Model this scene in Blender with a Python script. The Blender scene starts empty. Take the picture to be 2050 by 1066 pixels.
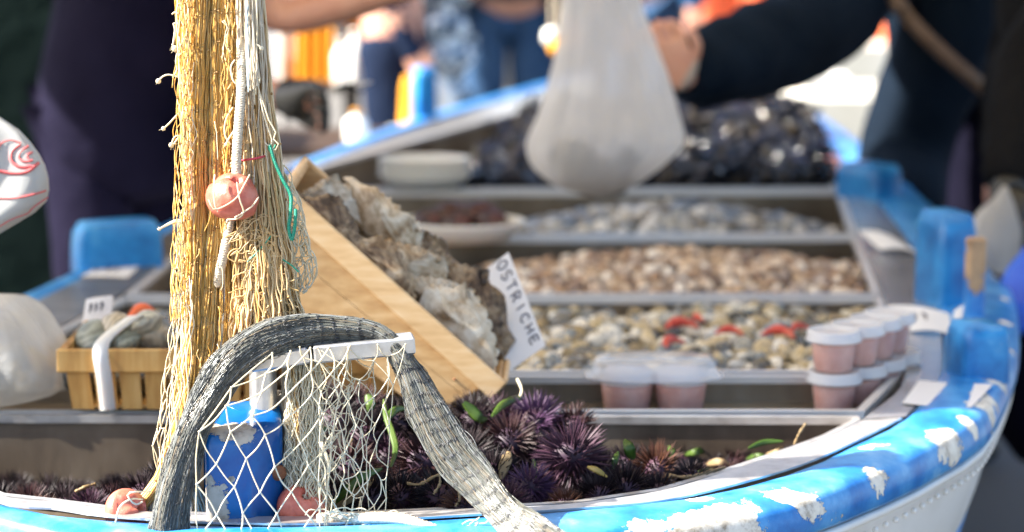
import bpy, bmesh, math, random
import numpy as np
from mathutils import Vector, Matrix, Quaternion
R = math.radians
random.seed(7); rng = np.random.default_rng(7)
scene = bpy.context.scene
COL = scene.collection

# ------------------------------------------------------------------ camera
FPX = 4840.0                      # focal length in pixels of the 2050 px wide photograph (85 mm on 36 mm)
CAMZ = 1.5
PITCH = math.atan((533 + 250) / FPX)
cd = bpy.data.cameras.new('camera'); cam = bpy.data.objects.new('camera', cd); COL.objects.link(cam)
cam.location = (0, 0, CAMZ); cam.rotation_euler = (math.pi / 2 - PITCH, 0, 0)
cd.sensor_width = 36; cd.lens = 36 * FPX / 2050; cd.clip_start = .1; cd.clip_end = 400
cd.dof.use_dof = True; cd.dof.focus_distance = 2.70; cd.dof.aperture_fstop = 3.2; cd.dof.aperture_blades = 0
scene.camera = cam

# ------------------------------------------------------------------ world and sun
SUN_FROM = Vector((-0.78, -0.10, 0.66)).normalized()     # direction towards the sun: left, a little behind the stall
w = bpy.data.worlds.new('World'); scene.world = w; w.use_nodes = True
nt = w.node_tree; bg = nt.nodes['Background']
sky = nt.nodes.new('ShaderNodeTexSky'); sky.sky_type = 'NISHITA'; sky.sun_disc = False
sky.sun_elevation = math.asin(SUN_FROM.z); sky.sun_rotation = math.atan2(SUN_FROM.x, SUN_FROM.y)
sky.air_density = 1.0; sky.dust_density = 2.0; sky.altitude = 0
nt.links.new(sky.outputs[0], bg.inputs[0]); bg.inputs[1].default_value = 0.078
sl = bpy.data.lights.new('sun', 'SUN'); sl.energy = 4.6; sl.angle = R(.55); sl.color = (1, .95, .86)
so = bpy.data.objects.new('sun', sl); COL.objects.link(so)
so.rotation_euler = (-SUN_FROM).to_track_quat('-Z', 'Y').to_euler()
so.location = (-6, 3, 7)
vs = scene.view_settings
vs.view_transform = 'Standard'; vs.look = 'None'; vs.gamma = 1; vs.use_curve_mapping = False; vs.exposure = 2.3
scene.cycles.use_denoising = True
scene.cycles.max_bounces = 8; scene.cycles.diffuse_bounces = 4; scene.cycles.glossy_bounces = 4
scene.cycles.transmission_bounces = 6; scene.cycles.transparent_max_bounces = 8
scene.cycles.caustics_reflective = False; scene.cycles.caustics_refractive = False
scene.cycles.sample_clamp_indirect = 6

# ------------------------------------------------------------------ measuring the place from the photograph
_cp, _sp = math.cos(PITCH), math.sin(PITCH)
def ray(px, py):
    a = (px - 1025) / FPX; b = -(py - 533) / FPX
    return np.array((a, _cp + b * _sp, -_sp + b * _cp))
C0 = np.array((0, 0, CAMZ))
def D(px, py, d): return C0 + d * ray(px, py)           # a point seen at that pixel, d metres into the scene
def G(px, py, z):                                       # a point seen at that pixel on the level z
    r = ray(px, py); return C0 + r * ((z - CAMZ) / r[2])
ZD = .79                                                # level of the trays' rims

# ------------------------------------------------------------------ mesh building
class MB:
    def __init__(s): s.V = []; s.F = []; s.n = 0
    def add(s, v, f, mi=0):
        v = np.asarray(v, float).reshape(-1, 3); s.V.append(v)
        if isinstance(f, np.ndarray): s.F.append((f + s.n, mi))
        else:
            by = {}
            for q in f: by.setdefault(len(q), []).append(q)
            for q in by.values(): s.F.append((np.array(q) + s.n, mi))
        s.n += len(v); return s
    def box(s, c, size, rot=None, mi=0, taper=1.0, bev=0):
        x, y, z = [k / 2 for k in size]
        if bev:
            b = min(bev, x * .9, y * .9, z * .9)
            v = []
            for sx in (-1, 1):
                for sy in (-1, 1):
                    for sz in (-1, 1):
                        v += [(sx * x, sy * (y - b), sz * (z - b)), (sx * (x - b), sy * y, sz * (z - b)), (sx * (x - b), sy * (y - b), sz * z)]
            bm = bmesh.new()
            for p in v: bm.verts.new(p)
            r = bmesh.ops.convex_hull(bm, input=bm.verts)
            bm.verts.index_update(); bm.verts.ensure_lookup_table()
            v = np.array([p.co[:] for p in bm.verts]); f = [tuple(q.index for q in fc.verts) for fc in bm.faces]; bm.free()
        else:
            v = np.array([(sx * x * (taper if sz < 0 else 1), sy * y * (taper if sz < 0 else 1), sz * z) for sz in (-1, 1) for sx, sy in ((-1, -1), (1, -1), (1, 1), (-1, 1))])
            f = [(3, 2, 1, 0), (4, 5, 6, 7), (0, 1, 5, 4), (1, 2, 6, 5), (2, 3, 7, 6), (3, 0, 4, 7)]
        if rot is not None: v = v @ np.array(rot).T
        return s.add(v + np.array(c), f, mi)
    def tube(s, P, r, sides=5, mi=0, caps=False, flat=1.0):
        P = np.asarray(P, float); n = len(P)
        T = np.gradient(P, axis=0); T /= np.linalg.norm(T, axis=1)[:, None] + 1e-12
        ref = np.array((.03, 1., .07)); A = np.cross(T, ref); l = np.linalg.norm(A, axis=1)[:, None]
        A = np.where(l < .08, np.cross(T, (1., 0, 0)), A); A /= np.linalg.norm(A, axis=1)[:, None] + 1e-12
        B = np.cross(T, A); a = np.arange(sides) * 2 * np.pi / sides
        rr = np.broadcast_to(np.asarray(r, float), (n,))[:, None, None]
        V = P[:, None, :] + rr * (A[:, None, :] * np.cos(a)[None, :, None] + flat * B[:, None, :] * np.sin(a)[None, :, None])
        i = np.arange(n - 1)[:, None] * sides; j = np.arange(sides)[None, :]; k = (j + 1) % sides
        F = np.stack([i + j, i + k, i + sides + k, i + sides + j], -1).reshape(-1, 4)
        s.add(V.reshape(-1, 3), F, mi)
        if caps:
            b = s.n - n * sides
            s.F.append((np.array([[b + q for q in range(sides)][::-1]]), mi)); s.F.append((np.array([[b + (n - 1) * sides + q for q in range(sides)]]), mi))
        return s
    def ball(s, c, r, mi=0, seg=8, rings=5, rot=None):
        r = np.broadcast_to(np.asarray(r, float), (3,))
        v = [(0, 0, 1)]
        for i in range(1, rings):
            t = math.pi * i / rings
            for j in range(seg):
                p = 2 * math.pi * j / seg; v.append((math.sin(t) * math.cos(p), math.sin(t) * math.sin(p), math.cos(t)))
        v.append((0, 0, -1)); f = []
        for j in range(seg): f.append((0, 1 + j, 1 + (j + 1) % seg))
        for i in range(rings - 2):
            for j in range(seg):
                a = 1 + i * seg; k = (j + 1) % seg; f.append((a + j, a + seg + j, a + seg + k, a + k))
        a = 1 + (rings - 2) * seg
        for j in range(seg): f.append((len(v) - 1, a + (j + 1) % seg, a + j))
        v = np.array(v) * r
        if rot is not None: v = v @ np.array(rot).T
        return s.add(v + np.array(c), f, mi)
    def lathe(s, prof, c=(0, 0, 0), seg=24, rot=None, mi=0, sx=1, sy=1, capb=True, capt=True):
        a = np.arange(seg) * 2 * np.pi / seg
        V = np.array([[(r * math.cos(t) * sx, r * math.sin(t) * sy, z) for t in a] for r, z in prof]).reshape(-1, 3)
        f = []
        for i in range(len(prof) - 1):
            for j in range(seg):
                k = (j + 1) % seg; f.append((i * seg + j, i * seg + k, (i + 1) * seg + k, (i + 1) * seg + j))
        if capb: f.append(tuple(range(seg))[::-1])
        if capt: f.append(tuple((len(prof) - 1) * seg + j for j in range(seg)))
        if rot is not None: V = V @ np.array(rot).T
        return s.add(V + np.array(c), f, mi)
    def grid(s, P, mi=0, wrap=False):
        P = np.asarray(P, float); n, m = P.shape[:2]
        i = np.arange(n - 1)[:, None] * m; mm = m if wrap else m - 1
        j = np.arange(mm)[None, :]; k = (j + 1) % m
        F = np.stack([i + j, i + k, i + m + k, i + m + j], -1).reshape(-1, 4)
        return s.add(P.reshape(-1, 3), F, mi)
    def prism(s, pts, z0, z1, mi=0, top=True, bottom=True, sides=True):
        n = len(pts); b = [(p[0], p[1], z0) for p in pts]; t = [(p[0], p[1], z1) for p in pts]
        f = []
        if sides: f += [(i, (i + 1) % n, n + (i + 1) % n, n + i) for i in range(n)]
        if bottom: f.append(tuple(range(n))[::-1])
        if top: f.append(tuple(range(n, 2 * n)))
        return s.add(b + t, f, mi)
    def build(s, name, mats, parent=None, origin=None, smooth=True, **kw):
        me = bpy.data.meshes.new(name)
        V = np.concatenate(s.V)
        o0 = np.zeros(3)
        if parent is not None: o0 = worldloc(parent)
        if origin is not None: o0 = np.array(origin, float)
        V = V - o0
        me.vertices.add(len(V)); me.vertices.foreach_set('co', V.astype(np.float32).ravel())
        tot = sum(f.size for f, _ in s.F); nf = sum(len(f) for f, _ in s.F)
        me.loops.add(tot); me.polygons.add(nf)
        li = np.concatenate([f.ravel() for f, _ in s.F]).astype(np.int32)
        cnt = np.concatenate([np.full(len(f), f.shape[1]) for f, _ in s.F]).astype(np.int32)
        mi = np.concatenate([np.full(len(f), m) for f, m in s.F]).astype(np.int32)
        me.loops.foreach_set('vertex_index', li)
        me.polygons.foreach_set('loop_start', (np.cumsum(cnt) - cnt).astype(np.int32))
        me.polygons.foreach_set('material_index', mi)
        me.polygons.foreach_set('use_smooth', np.full(nf, bool(smooth)))
        me.update(calc_edges=True); me.validate()
        for m in (mats if isinstance(mats, (list, tuple)) else [mats]): me.materials.append(m)
        if smooth == 'auto':
            me.set_sharp_from_angle(angle=R(38))
        o = bpy.data.objects.new(name, me); COL.objects.link(o)
        if parent is not None: o.parent = parent
        elif origin is not None: o.location = origin
        for k, v in kw.items(): o[k] = v
        return o
def worldloc(o):
    p = np.zeros(3)
    while o is not None: p = p + np.array(o.location); o = o.parent
    return p
def empty(name, loc, label, cat, group=None, rot=(0, 0, 0)):
    o = bpy.data.objects.new(name, None); COL.objects.link(o); o.location = loc; o.rotation_euler = rot
    o.empty_display_size = .05; return tag(o, label, cat, group)
def tag(o, label=None, cat=None, group=None, kind=None):
    if label: o['label'] = label
    if cat: o['category'] = cat
    if group: o['group'] = group
    if kind: o['kind'] = kind
    return o
def clone(o, parent=None):
    c = o.copy(); COL.objects.link(c)
    if parent is not None: c.parent = parent
    for ch in list(o.children): clone(ch, c)
    return c
def cr(P, n):                                            # Catmull-Rom through points, n samples by length
    P = np.asarray(P, float)
    Q = np.vstack([2 * P[0] - P[1], P, 2 * P[-1] - P[-2]]); out = []
    for i in range(len(P) - 1):
        p0, p1, p2, p3 = Q[i:i + 4]; t = np.linspace(0, 1, 13)[:-1, None]
        out.append(.5 * (2 * p1 + (p2 - p0) * t + (2 * p0 - 5 * p1 + 4 * p2 - p3) * t ** 2 + (3 * p1 - p0 - 3 * p2 + p3) * t ** 3))
    out = np.vstack(out + [P[-1:]])
    L = np.r_[0, np.cumsum(np.linalg.norm(np.diff(out, axis=0), axis=1))]
    u = np.linspace(0, L[-1], n)
    return np.stack([np.interp(u, L, out[:, k]) for k in range(out.shape[1])], -1)
def DP(P, d=None):                                       # list of (px, py[, d]) -> points
    return np.array([D(p[0], p[1], p[2] if len(p) > 2 else d) for p in P])

# ------------------------------------------------------------------ materials
class NT:
    def __init__(s, name):
        s.m = bpy.data.materials.new(name); s.m.use_nodes = True; s.t = s.m.node_tree; s.b = s.t.nodes['Principled BSDF']; s.out = s.t.nodes['Material Output']
    def n(s, typ, **kw):
        x = s.t.nodes.new('ShaderNode' + typ)
        for k, v in kw.items(): setattr(x, k, v)
        return x
    def l(s, a, b): s.t.links.new(a, b)
    def val(s, sock, v):
        if hasattr(v, 'is_linked') or hasattr(v, 'links'): s.l(v, sock)
        else: sock.default_value = v
    def math(s, op, a, b=0.0, c=None, clamp=False):
        x = s.n('Math', operation=op, use_clamp=clamp); s.val(x.inputs[0], a); s.val(x.inputs[1], b)
        if c is not None: s.val(x.inputs[2], c)
        return x.outputs[0]
    def coord(s, sc=(1, 1, 1), gen='Object'):
        tc = s.n('TexCoord'); mp = s.n('Mapping'); mp.inputs['Scale'].default_value = sc; s.l(tc.outputs[gen], mp.inputs[0]); return mp.outputs[0]
    def noise(s, vec, scale, detail=4, rough=.55, dist=0):
        x = s.n('TexNoise'); x.inputs['Scale'].default_value = scale; x.inputs['Detail'].default_value = detail
        x.inputs['Roughness'].default_value = rough; x.inputs['Distortion'].default_value = dist; s.l(vec, x.inputs['Vector']); return x.outputs[0]
    def ramp(s, fac, stops, interp='LINEAR'):
        x = s.n('ValToRGB'); cr_ = x.color_ramp; cr_.interpolation = interp
        while len(cr_.elements) < len(stops): cr_.elements.new(.5)
        for e, (p, c) in zip(cr_.elements, stops):
            e.position = p; e.color = (*c, 1) if len(c) == 3 else c
        s.l(fac, x.inputs[0]); return x.outputs[0]
    def mix(s, fac, a, b, mode='MIX'):
        x = s.n('Mix', data_type='RGBA', blend_type=mode); s.val(x.inputs[0], fac)
        for so_, v in ((x.inputs[6], a), (x.inputs[7], b)):
            if isinstance(v, tuple): so_.default_value = (*v, 1)
            else: s.l(v, so_)
        return x.outputs[2]
    def bump(s, h, strength=.3, dist=.002, prev=None):
        x = s.n('Bump'); x.inputs['Strength'].default_value = strength; x.inputs['Distance'].default_value = dist; s.l(h, x.inputs['Height'])
        if prev is not None: s.l(prev, x.inputs['Normal'])
        s.l(x.outputs[0], s.b.inputs['Normal']); return x.outputs[0]
    def rand(s):
        oi = s.n('ObjectInfo'); g = s.n('NewGeometry')
        return s.math('FRACT', s.math('ADD', oi.outputs['Random'], g.outputs['Random Per Island']))
    def set(s, rough=.5, metal=0, spec=.5, coat=0, sss=0, trans=0, alpha=1, color=None, sheen=0):
        b = s.b; s.val(b.inputs['Roughness'], rough); s.val(b.inputs['Metallic'], metal); b.inputs['Specular IOR Level'].default_value = spec
        b.inputs['Coat Weight'].default_value = coat; b.inputs['Transmission Weight'].default_value = trans; b.inputs['Alpha'].default_value = alpha
        b.inputs['Sheen Weight'].default_value = sheen
        if sss: b.inputs['Subsurface Weight'].default_value = sss; b.inputs['Subsurface Radius'].default_value = (1, .4, .25); b.inputs['Subsurface Scale'].default_value = .01
        if color is not None:
            if isinstance(color, tuple): b.inputs['Base Color'].default_value = (*color, 1)
            else: s.l(color, b.inputs['Base Color'])
        return s
    def translucent(s, color, fac):                      # thin stuff that lets light through
        tr = s.n('BsdfTranslucent'); mx = s.n('MixShader'); mx.inputs[0].default_value = fac
        if isinstance(color, tuple): tr.inputs[0].default_value = (*color, 1)
        else: s.l(color, tr.inputs[0])
        s.l(s.b.outputs[0], mx.inputs[1]); s.l(tr.outputs[0], mx.inputs[2]); s.l(mx.outputs[0], s.out.inputs[0]); return s
def ev(cols): return [(i / max(1, len(cols) - 1), c) for i, c in enumerate(cols)]
def M_noise(name, cols, scale=20, rough=.6, metal=0, bump=(60, .3, .002), sc=(1, 1, 1), rnd=0, detail=5, **kw):
    t = NT(name); v = t.coord(sc); f = t.noise(v, scale, detail)
    f = t.math('MULTIPLY_ADD', f, 2.0, -.5, clamp=True)
    if rnd: f = t.math('FRACT', t.math('ADD', f, t.math('MULTIPLY', t.rand(), rnd)))
    c = t.ramp(f, ev(cols)); tl = kw.pop('tl', 0); t.set(rough=rough, metal=metal, color=c, **kw)
    if bump: t.bump(t.noise(v, bump[0], 4), bump[1], bump[2])
    if tl: t.translucent(c, tl)
    return t.m
def M_rand(name, cols, rough=.5, var=.25, scale=40, bump=None, tl=0, sc=(1, 1, 1), **kw):
    t = NT(name); v = t.coord(sc); c = t.ramp(t.rand(), ev(cols))
    k = t.math('MULTIPLY_ADD', t.noise(v, scale, 4), var * 2, 1 - var)
    c = t.mix(1.0, c, (1, 1, 1), 'MIX') if False else c
    hv = t.n('HueSaturation'); t.l(c, hv.inputs['Color']); t.l(k, hv.inputs['Value']); c = hv.outputs[0]
    t.set(rough=rough, color=c, **kw)
    if bump: t.bump(t.noise(v, bump[0], 4), bump[1], bump[2])
    if tl: t.translucent(c, tl)
    return t.m
def M_paint(name, cols, spots, under=(.62, .58, .50), flecks=.66, rough=.32, dirt=(.22, .17, .11)):
    """Brush-painted wood, chipped at SPOTS ((x, y, z), radius) and flecked with small losses."""
    t = NT(name); v = t.coord(); base = t.ramp(t.math('MULTIPLY_ADD', t.noise(v, 14, 6, .62), 2.2, -.6, clamp=True), ev(cols))
    n1 = t.noise(v, 20, 7, .72, .4); n2 = t.noise(v, 9, 5, .6)
    g = t.n('NewGeometry'); msk = t.math('SUBTRACT', t.math('MULTIPLY_ADD', n1, .6, t.math('MULTIPLY', n2, .75)), flecks + .33)
    msk = t.math('MULTIPLY', msk, 8.0)
    for c, r in spots:
        dv = t.n('VectorMath', operation='DISTANCE'); t.l(g.outputs['Position'], dv.inputs[0]); dv.inputs[1].default_value = c
        k = t.math('ADD', t.math('MULTIPLY_ADD', dv.outputs['Value'], -1 / r, 1.0), t.math('MULTIPLY_ADD', n1, 4.2, -2.1))
        msk = t.math('MAXIMUM', msk, t.math('MULTIPLY', k, 2.5))
    hole = t.ramp(msk, [(.0, (0, 0, 0)), (.10, (1, 1, 1))]); edge = t.ramp(msk, [(.0, (0, 0, 0)), (.06, (1, 1, 1)), (.22, (1, 1, 1)), (.4, (0, 0, 0))])
    un = t.ramp(t.math('MULTIPLY_ADD', t.noise(v, 30, 6, .7), 2.6, -.8, clamp=True), [(0, dirt), (.26, tuple(.5 * a + .5 * b for a, b in zip(under, dirt))), (.5, under), (1, tuple(min(.85, a * 1.25) for a in under))])
    c = t.mix(hole, base, un); c = t.mix(t.math('MULTIPLY', edge, .30), c, under)
    t.set(rough=t.math('MULTIPLY_ADD', hole, .45, rough), color=c)
    b1 = t.bump(t.math('SUBTRACT', 1.0, hole), .9, .0018)
    t.bump(t.noise(v, 55, 5, .6), .25, .0015, b1)
    return t.m
# ------------------------------------------------------------------ material library
steel_t = NT('brushed_steel'); _v = steel_t.coord((1, 60, 60)); _f = steel_t.noise(_v, 6, 4)
steel_t.set(metal=.6, rough=steel_t.math('MULTIPLY_ADD', _f, .22, .30), color=steel_t.ramp(steel_t.noise(steel_t.coord(), 5, 6, .7), ev([(.62, .59, .55), (.74, .72, .70), (.82, .81, .80)])))
steel_t.bump(_f, .05, .001); STEEL = steel_t.m
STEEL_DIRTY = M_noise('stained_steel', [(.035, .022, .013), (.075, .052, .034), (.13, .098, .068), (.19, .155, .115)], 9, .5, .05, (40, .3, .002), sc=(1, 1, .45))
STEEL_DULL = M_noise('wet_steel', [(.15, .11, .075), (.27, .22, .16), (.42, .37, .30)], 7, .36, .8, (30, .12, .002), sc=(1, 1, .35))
ALU = M_noise('worn_aluminium', [(.50, .48, .46), (.66, .65, .64), (.78, .78, .78)], 40, .36, .85, (180, .25, .0006))
STEEL_PLATE = M_noise('polished_steel_plate', [(.48, .45, .43), (.64, .62, .60), (.72, .70, .69)], 12, .26, .85, (26, .12, .003))
STEEL_TRIM = M_noise('scuffed_steel_trim', [(.42, .39, .37), (.60, .57, .55), (.72, .70, .68)], 30, .38, .75, (120, .2, .0008))
BLUE = [(.005, .10, .36), (.014, .18, .52), (.07, .31, .66), (.24, .48, .76)]
WHITE_HULL = M_noise('white_hull_paint', [(.62, .61, .58), (.74, .74, .72), (.80, .80, .79)], 7, .4, 0, (40, .12, .002))
GOLD = M_rand('golden_twine', [(.66, .38, .07), (.84, .56, .15), (.88, .68, .30), (.78, .50, .11), (.88, .78, .50)], .28, .15, 60, tl=.42, spec=.7)
TAN = M_rand('tan_twine', [(.56, .35, .13), (.74, .52, .25), (.80, .64, .38), (.66, .43, .15), (.80, .70, .50)], .38, .2, 60, tl=.32)
CREAM = M_rand('cream_twine', [(.76, .67, .47), (.84, .78, .62), (.80, .70, .48)], .45, .1, 60, tl=.3)
PALE = M_rand('pale_twine', [(.62, .50, .34), (.76, .66, .50), (.80, .74, .62)], .45, .12, 60, tl=.3)
KNOT = M_rand('brown_knots', [(.20, .10, .03), (.36, .20, .06), (.56, .38, .15)], .6)
GREY_T = M_rand('grey_twine', [(.055, .058, .052), (.10, .105, .092), (.16, .168, .152), (.07, .074, .062), (.19, .15, .10), (.12, .128, .12), (.26, .27, .27)], .2, .2, 60, tl=.06, spec=.6)
GREY_CORE = M_noise('grey_net_inside', [(.04, .042, .038), (.075, .078, .07), (.11, .11, .10)], 200, .7, 0, None)
BLACK_KNOT = M_rand('black_knots', [(.012, .012, .014), (.05, .05, .05), (.03, .035, .05)], .5)
BLUE_T = M_rand('pale_blue_twine', [(.40, .55, .66), (.62, .70, .74), (.70, .68, .62)], .4, .1, 60, tl=.2)
GREEN_T = M_rand('green_twine', [(.005, .22, .13), (.01, .32, .20)], .4)
RED_T = M_rand('red_twine', [(.45, .03, .05), (.55, .05, .08)], .5)
ROPE = M_noise('white_rope', [(.38, .31, .22), (.54, .46, .35), (.64, .57, .47)], 300, .8, 0, (900, .5, .0008))
FLOAT = M_noise('red_cork_float', [(.36, .07, .04), (.52, .13, .085), (.62, .22, .15)], 60, .42, 0, (110, .45, .003), sss=.1)
WOOD_PALE = M_noise('pale_poplar_wood', [(.56, .34, .15), (.70, .47, .24), (.78, .58, .35)], 7, .6, 0, (40, .2, .001), sc=(2, 12, 12))
WOOD_AMBER = M_noise('amber_wood', [(.42, .20, .05), (.56, .31, .09), (.66, .41, .15)], 7, .55, 0, (40, .2, .001), sc=(12, 12, 2))
WOOD_OLD = M_noise('weathered_wood', [(.36, .31, .26), (.52, .47, .41), (.64, .60, .54)], 9, .75, 0, (60, .5, .002), sc=(12, 12, 2))
RUST = M_noise('rusty_iron', [(.10, .04, .02), (.24, .09, .04), (.34, .15, .07)], 120, .8, .3, (200, .5, .001))
PAPER = M_noise('white_card', [(.74, .74, .75), (.80, .80, .81), (.82, .82, .82)], 6, .6, 0, (20, .05, .002), tl=.15)
INK = M_noise('dark_marker_ink', [(.03, .03, .05), (.05, .05, .08), (.06, .06, .10)], 6, .5, 0, None)
RED_PRINT = M_noise('red_print', [(.50, .09, .09), (.60, .12, .12), (.62, .18, .17)], 20, .5, 0, None)
PLASTIC_W = M_noise('white_foam_plastic', [(.78, .76, .70), (.82, .80, .75), (.84, .83, .80)], 9, .45, 0, (60, .05, .001), sss=.1)
LID = M_noise('frosted_lid_plastic', [(.78, .77, .76), (.82, .82, .82), (.84, .84, .85)], 9, .3, 0, None, tl=.35)
CUP = NT('clear_cup_plastic').set(rough=.15, color=(.88, .72, .67), trans=.0, alpha=.28, spec=.6).m
CLEAR = NT('clear_tub_plastic').set(rough=.08, color=(.90, .92, .95), alpha=.35, spec=.9).m
ROE = M_noise('salmon_pink_roe', [(.56, .20, .14), (.66, .31, .23), (.74, .44, .36)], 45, .35, 0, (90, .3, .002), sss=.15)
def film(name, cols, opac, rough, bmp, sc, tl):
    t = NT(name); v = t.coord(sc); c = t.ramp(t.noise(v, 10, 4), ev(cols)); t.set(rough=rough, color=c); t.bump(t.noise(v, *bmp[:2], .62, 1.2), bmp[2], bmp[3])
    t.translucent(c, tl); sh_ = t.out.inputs[0].links[0].from_socket; mx = t.n('MixShader'); tp_ = t.n('BsdfTransparent')
    lw = t.n('LayerWeight'); lw.inputs[0].default_value = .35; t.l(t.math('MULTIPLY_ADD', lw.outputs['Facing'], .35, opac, clamp=True), mx.inputs[0])
    t.l(tp_.outputs[0], mx.inputs[1]); t.l(sh_, mx.inputs[2]); t.l(mx.outputs[0], t.out.inputs[0]); return t.m
BAG = film('thin_white_bag', [(.80, .77, .74), (.88, .87, .86)], .56, .32, (26, 5, .45, .006), (1, 1, .22), .5)
BAG_CLEAR = film('crumpled_clear_bag', [(.72, .70, .66), (.82, .81, .78)], .55, .2, (20, 6, .9, .010), (1, 1, 1), .35)
def shell(name, cols, rings=90, rough=.42, dark=.45, bmp=.35):
    t = NT(name); v = t.coord(); c = t.ramp(t.rand(), ev(cols + cols[:1])[:-1], 'CONSTANT')
    wv = t.n('TexWave', wave_type='RINGS', rings_direction='SPHERICAL'); wv.inputs['Scale'].default_value = rings; wv.inputs['Distortion'].default_value = 6; wv.inputs['Detail'].default_value = 3
    t.l(v, wv.inputs[0])
    k = t.math('MULTIPLY_ADD', t.math('ADD', t.math('MULTIPLY', wv.outputs['Fac'], .5), t.math('MULTIPLY', t.noise(v, 70, 4), .5)), 2 * (1 - dark), dark, clamp=False)
    hv = t.n('HueSaturation'); t.l(c, hv.inputs['Color']); t.l(k, hv.inputs['Value'])
    t.set(rough=rough, color=hv.outputs[0], spec=.2 if rough < .2 else .6); t.bump(wv.outputs['Fac'], bmp, .0012); return t.m
CLAM = shell('striped_clam_shell', [(.10, .085, .06), (.42, .33, .18), (.13, .12, .10), (.62, .55, .40), (.26, .19, .09), (.68, .64, .54), (.17, .20, .22), (.48, .38, .22), (.30, .30, .27), (.70, .66, .57)], 90, .26)
COCKLE = shell('tan_cockle_shell', [(.42, .29, .18), (.22, .13, .08), (.60, .49, .38), (.32, .20, .12), (.72, .65, .56), (.13, .08, .055), (.50, .37, .26), (.36, .28, .23)], 120, .34)
GREYCLAM = shell('grey_clam_shell', [(.34, .33, .30), (.16, .20, .26), (.52, .49, .43), (.22, .19, .15), (.62, .60, .56), (.10, .12, .15)], 90, .3)
MUSSEL = shell('black_mussel_shell', [(.003, .0035, .006), (.006, .007, .013), (.004, .0045, .008), (.012, .010, .007), (.005, .0055, .012), (.035, .027, .018)], 8, .12, .6, .04)
OYSTER = NT('oyster_shell'); _v = OYSTER.coord(); _o = OYSTER.n('ObjectInfo')
_k = OYSTER.math('MULTIPLY_ADD', OYSTER.noise(_v, 30, 7, .68, .8), 2.0, -.62); _k = OYSTER.math('ADD', _k, OYSTER.math('MULTIPLY_ADD', _o.outputs['Random'], .62, -.30)); _k = OYSTER.math('ADD', _k, OYSTER.math('MULTIPLY', OYSTER.noise(_v, 120, 4), .35))
_k = OYSTER.math('MULTIPLY', _k, .9, clamp=True)
OYSTER.set(rough=.5, color=OYSTER.ramp(_k, [(0, (.04, .022, .012)), (.20, (.16, .095, .048)), (.42, (.40, .28, .16)), (.64, (.66, .54, .38)), (1, (.82, .76, .64))]))
OYSTER.bump(_k, .6, .004); OYSTER = OYSTER.m
URCH_B = M_rand('urchin_test', [(.03, .012, .03), (.06, .02, .04)], .6)
def urch(name, cols): return M_rand(name, cols, .55, .2, 60, spec=.3)
URCHS = [urch('urchin_spines_plum', [(.030, .010, .022), (.060, .022, .044), (.018, .007, .015), (.10, .05, .075)]),
         urch('urchin_spines_dark', [(.007, .004, .006), (.014, .008, .011), (.03, .018, .021), (.009, .005, .007)]),
         urch('urchin_spines_wine', [(.036, .011, .013), (.022, .007, .010), (.058, .027, .025), (.032, .013, .019)]),
         urch('urchin_spines_violet', [(.055, .022, .066), (.095, .045, .10), (.036, .015, .044), (.14, .08, .145)]),
         urch('urchin_spines_rust', [(.065, .022, .010), (.045, .014, .009), (.10, .042, .022), (.028, .010, .008)])]
LEAF = M_noise('green_seagrass', [(.03, .07, .010), (.06, .12, .018), (.13, .19, .045)], 18, .35, 0, (60, .2, .001), tl=.3)
LEAF_Y = M_noise('yellowed_seagrass', [(.30, .18, .02), (.38, .27, .05), (.40, .34, .14)], 18, .4, 0, None, tl=.25)
LEAF_D = M_noise('brown_dead_weed', [(.14, .08, .03), (.28, .19, .09), (.40, .30, .17)], 18, .6, 0, None, tl=.2)
SKIN = M_noise('skin', [(.50, .23, .15), (.56, .28, .19), (.60, .33, .23)], 14, .5, 0, (220, .1, .001), sss=.15)
def cloth(name, a, b, scale=5, rough=.85, bump=(9, .6, .02), **kw): return M_noise(name, [a, tuple((p + q) / 2 for p, q in zip(a, b)), b], scale, rough, 0, bump, spec=.06, **kw)
NAVY_TEE = cloth('navy_cotton', (.0045, .0036, .012), (.011, .0095, .025))
NAVY_COAT = cloth('navy_wool', (.003, .0065, .013), (.008, .015, .027))
CHARCOAL = cloth('charcoal_padded', (.004, .004, .0042), (.010, .0095, .010), bump=(14, .7, .02))
NAVY_TRS = cloth('dark_navy_trousers', (.003, .003, .009), (.007, .006, .016))
TEAL_TRS = cloth('dark_teal_apron', (.0012, .004, .006), (.0025, .008, .011))
DENIM = cloth('blue_denim', (.02, .05, .11), (.05, .10, .19))
DENIM_D = cloth('dark_denim', (.006, .01, .025), (.015, .025, .055))
BLUE_COAT = cloth('blue_jacket', (.02, .07, .17), (.04, .12, .26))
BROWN_SHIRT = cloth('brown_shirt', (.012, .006, .005), (.03, .016, .012))
GLOVE = M_noise('black_rubber_glove', [(.008, .008, .007), (.014, .014, .012), (.02, .02, .018)], 20, .38, 0, (60, .3, .003))
LEATHER = M_noise('brown_leather_strap', [(.08, .045, .025), (.14, .085, .05), (.19, .12, .08)], 60, .5, 0, (200, .2, .001))
HAIR = M_noise('dark_hair', [(.01, .007, .005), (.02, .013, .01), (.035, .024, .016)], 60, .5, 0, (120, .6, .004))
ORANGE = cloth('orange_oilskin', (.72, .28, .02), (.82, .38, .04), rough=.45)
SALMON = cloth('salmon_orange_tarpaulin', (.72, .12, .05), (.85, .25, .11), 4, .5)
CANVAS = M_noise('cream_canvas', [(.70, .60, .45), (.78, .70, .54), (.82, .75, .61)], 4, .9, 0, (300, .1, .001), tl=.58)
CREAM_TABLE = M_noise('cream_table', [(.60, .56, .46), (.68, .65, .56), (.74, .71, .64)], 4, .5, 0, None)
MAROON = M_noise('maroon_metal', [(.16, .02, .025), (.20, .03, .035), (.26, .05, .05)], 9, .5, 0, None)
DARK_GREEN = cloth('dark_green_tarp', (.002, .006, .006), (.005, .012, .011), 3)
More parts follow.
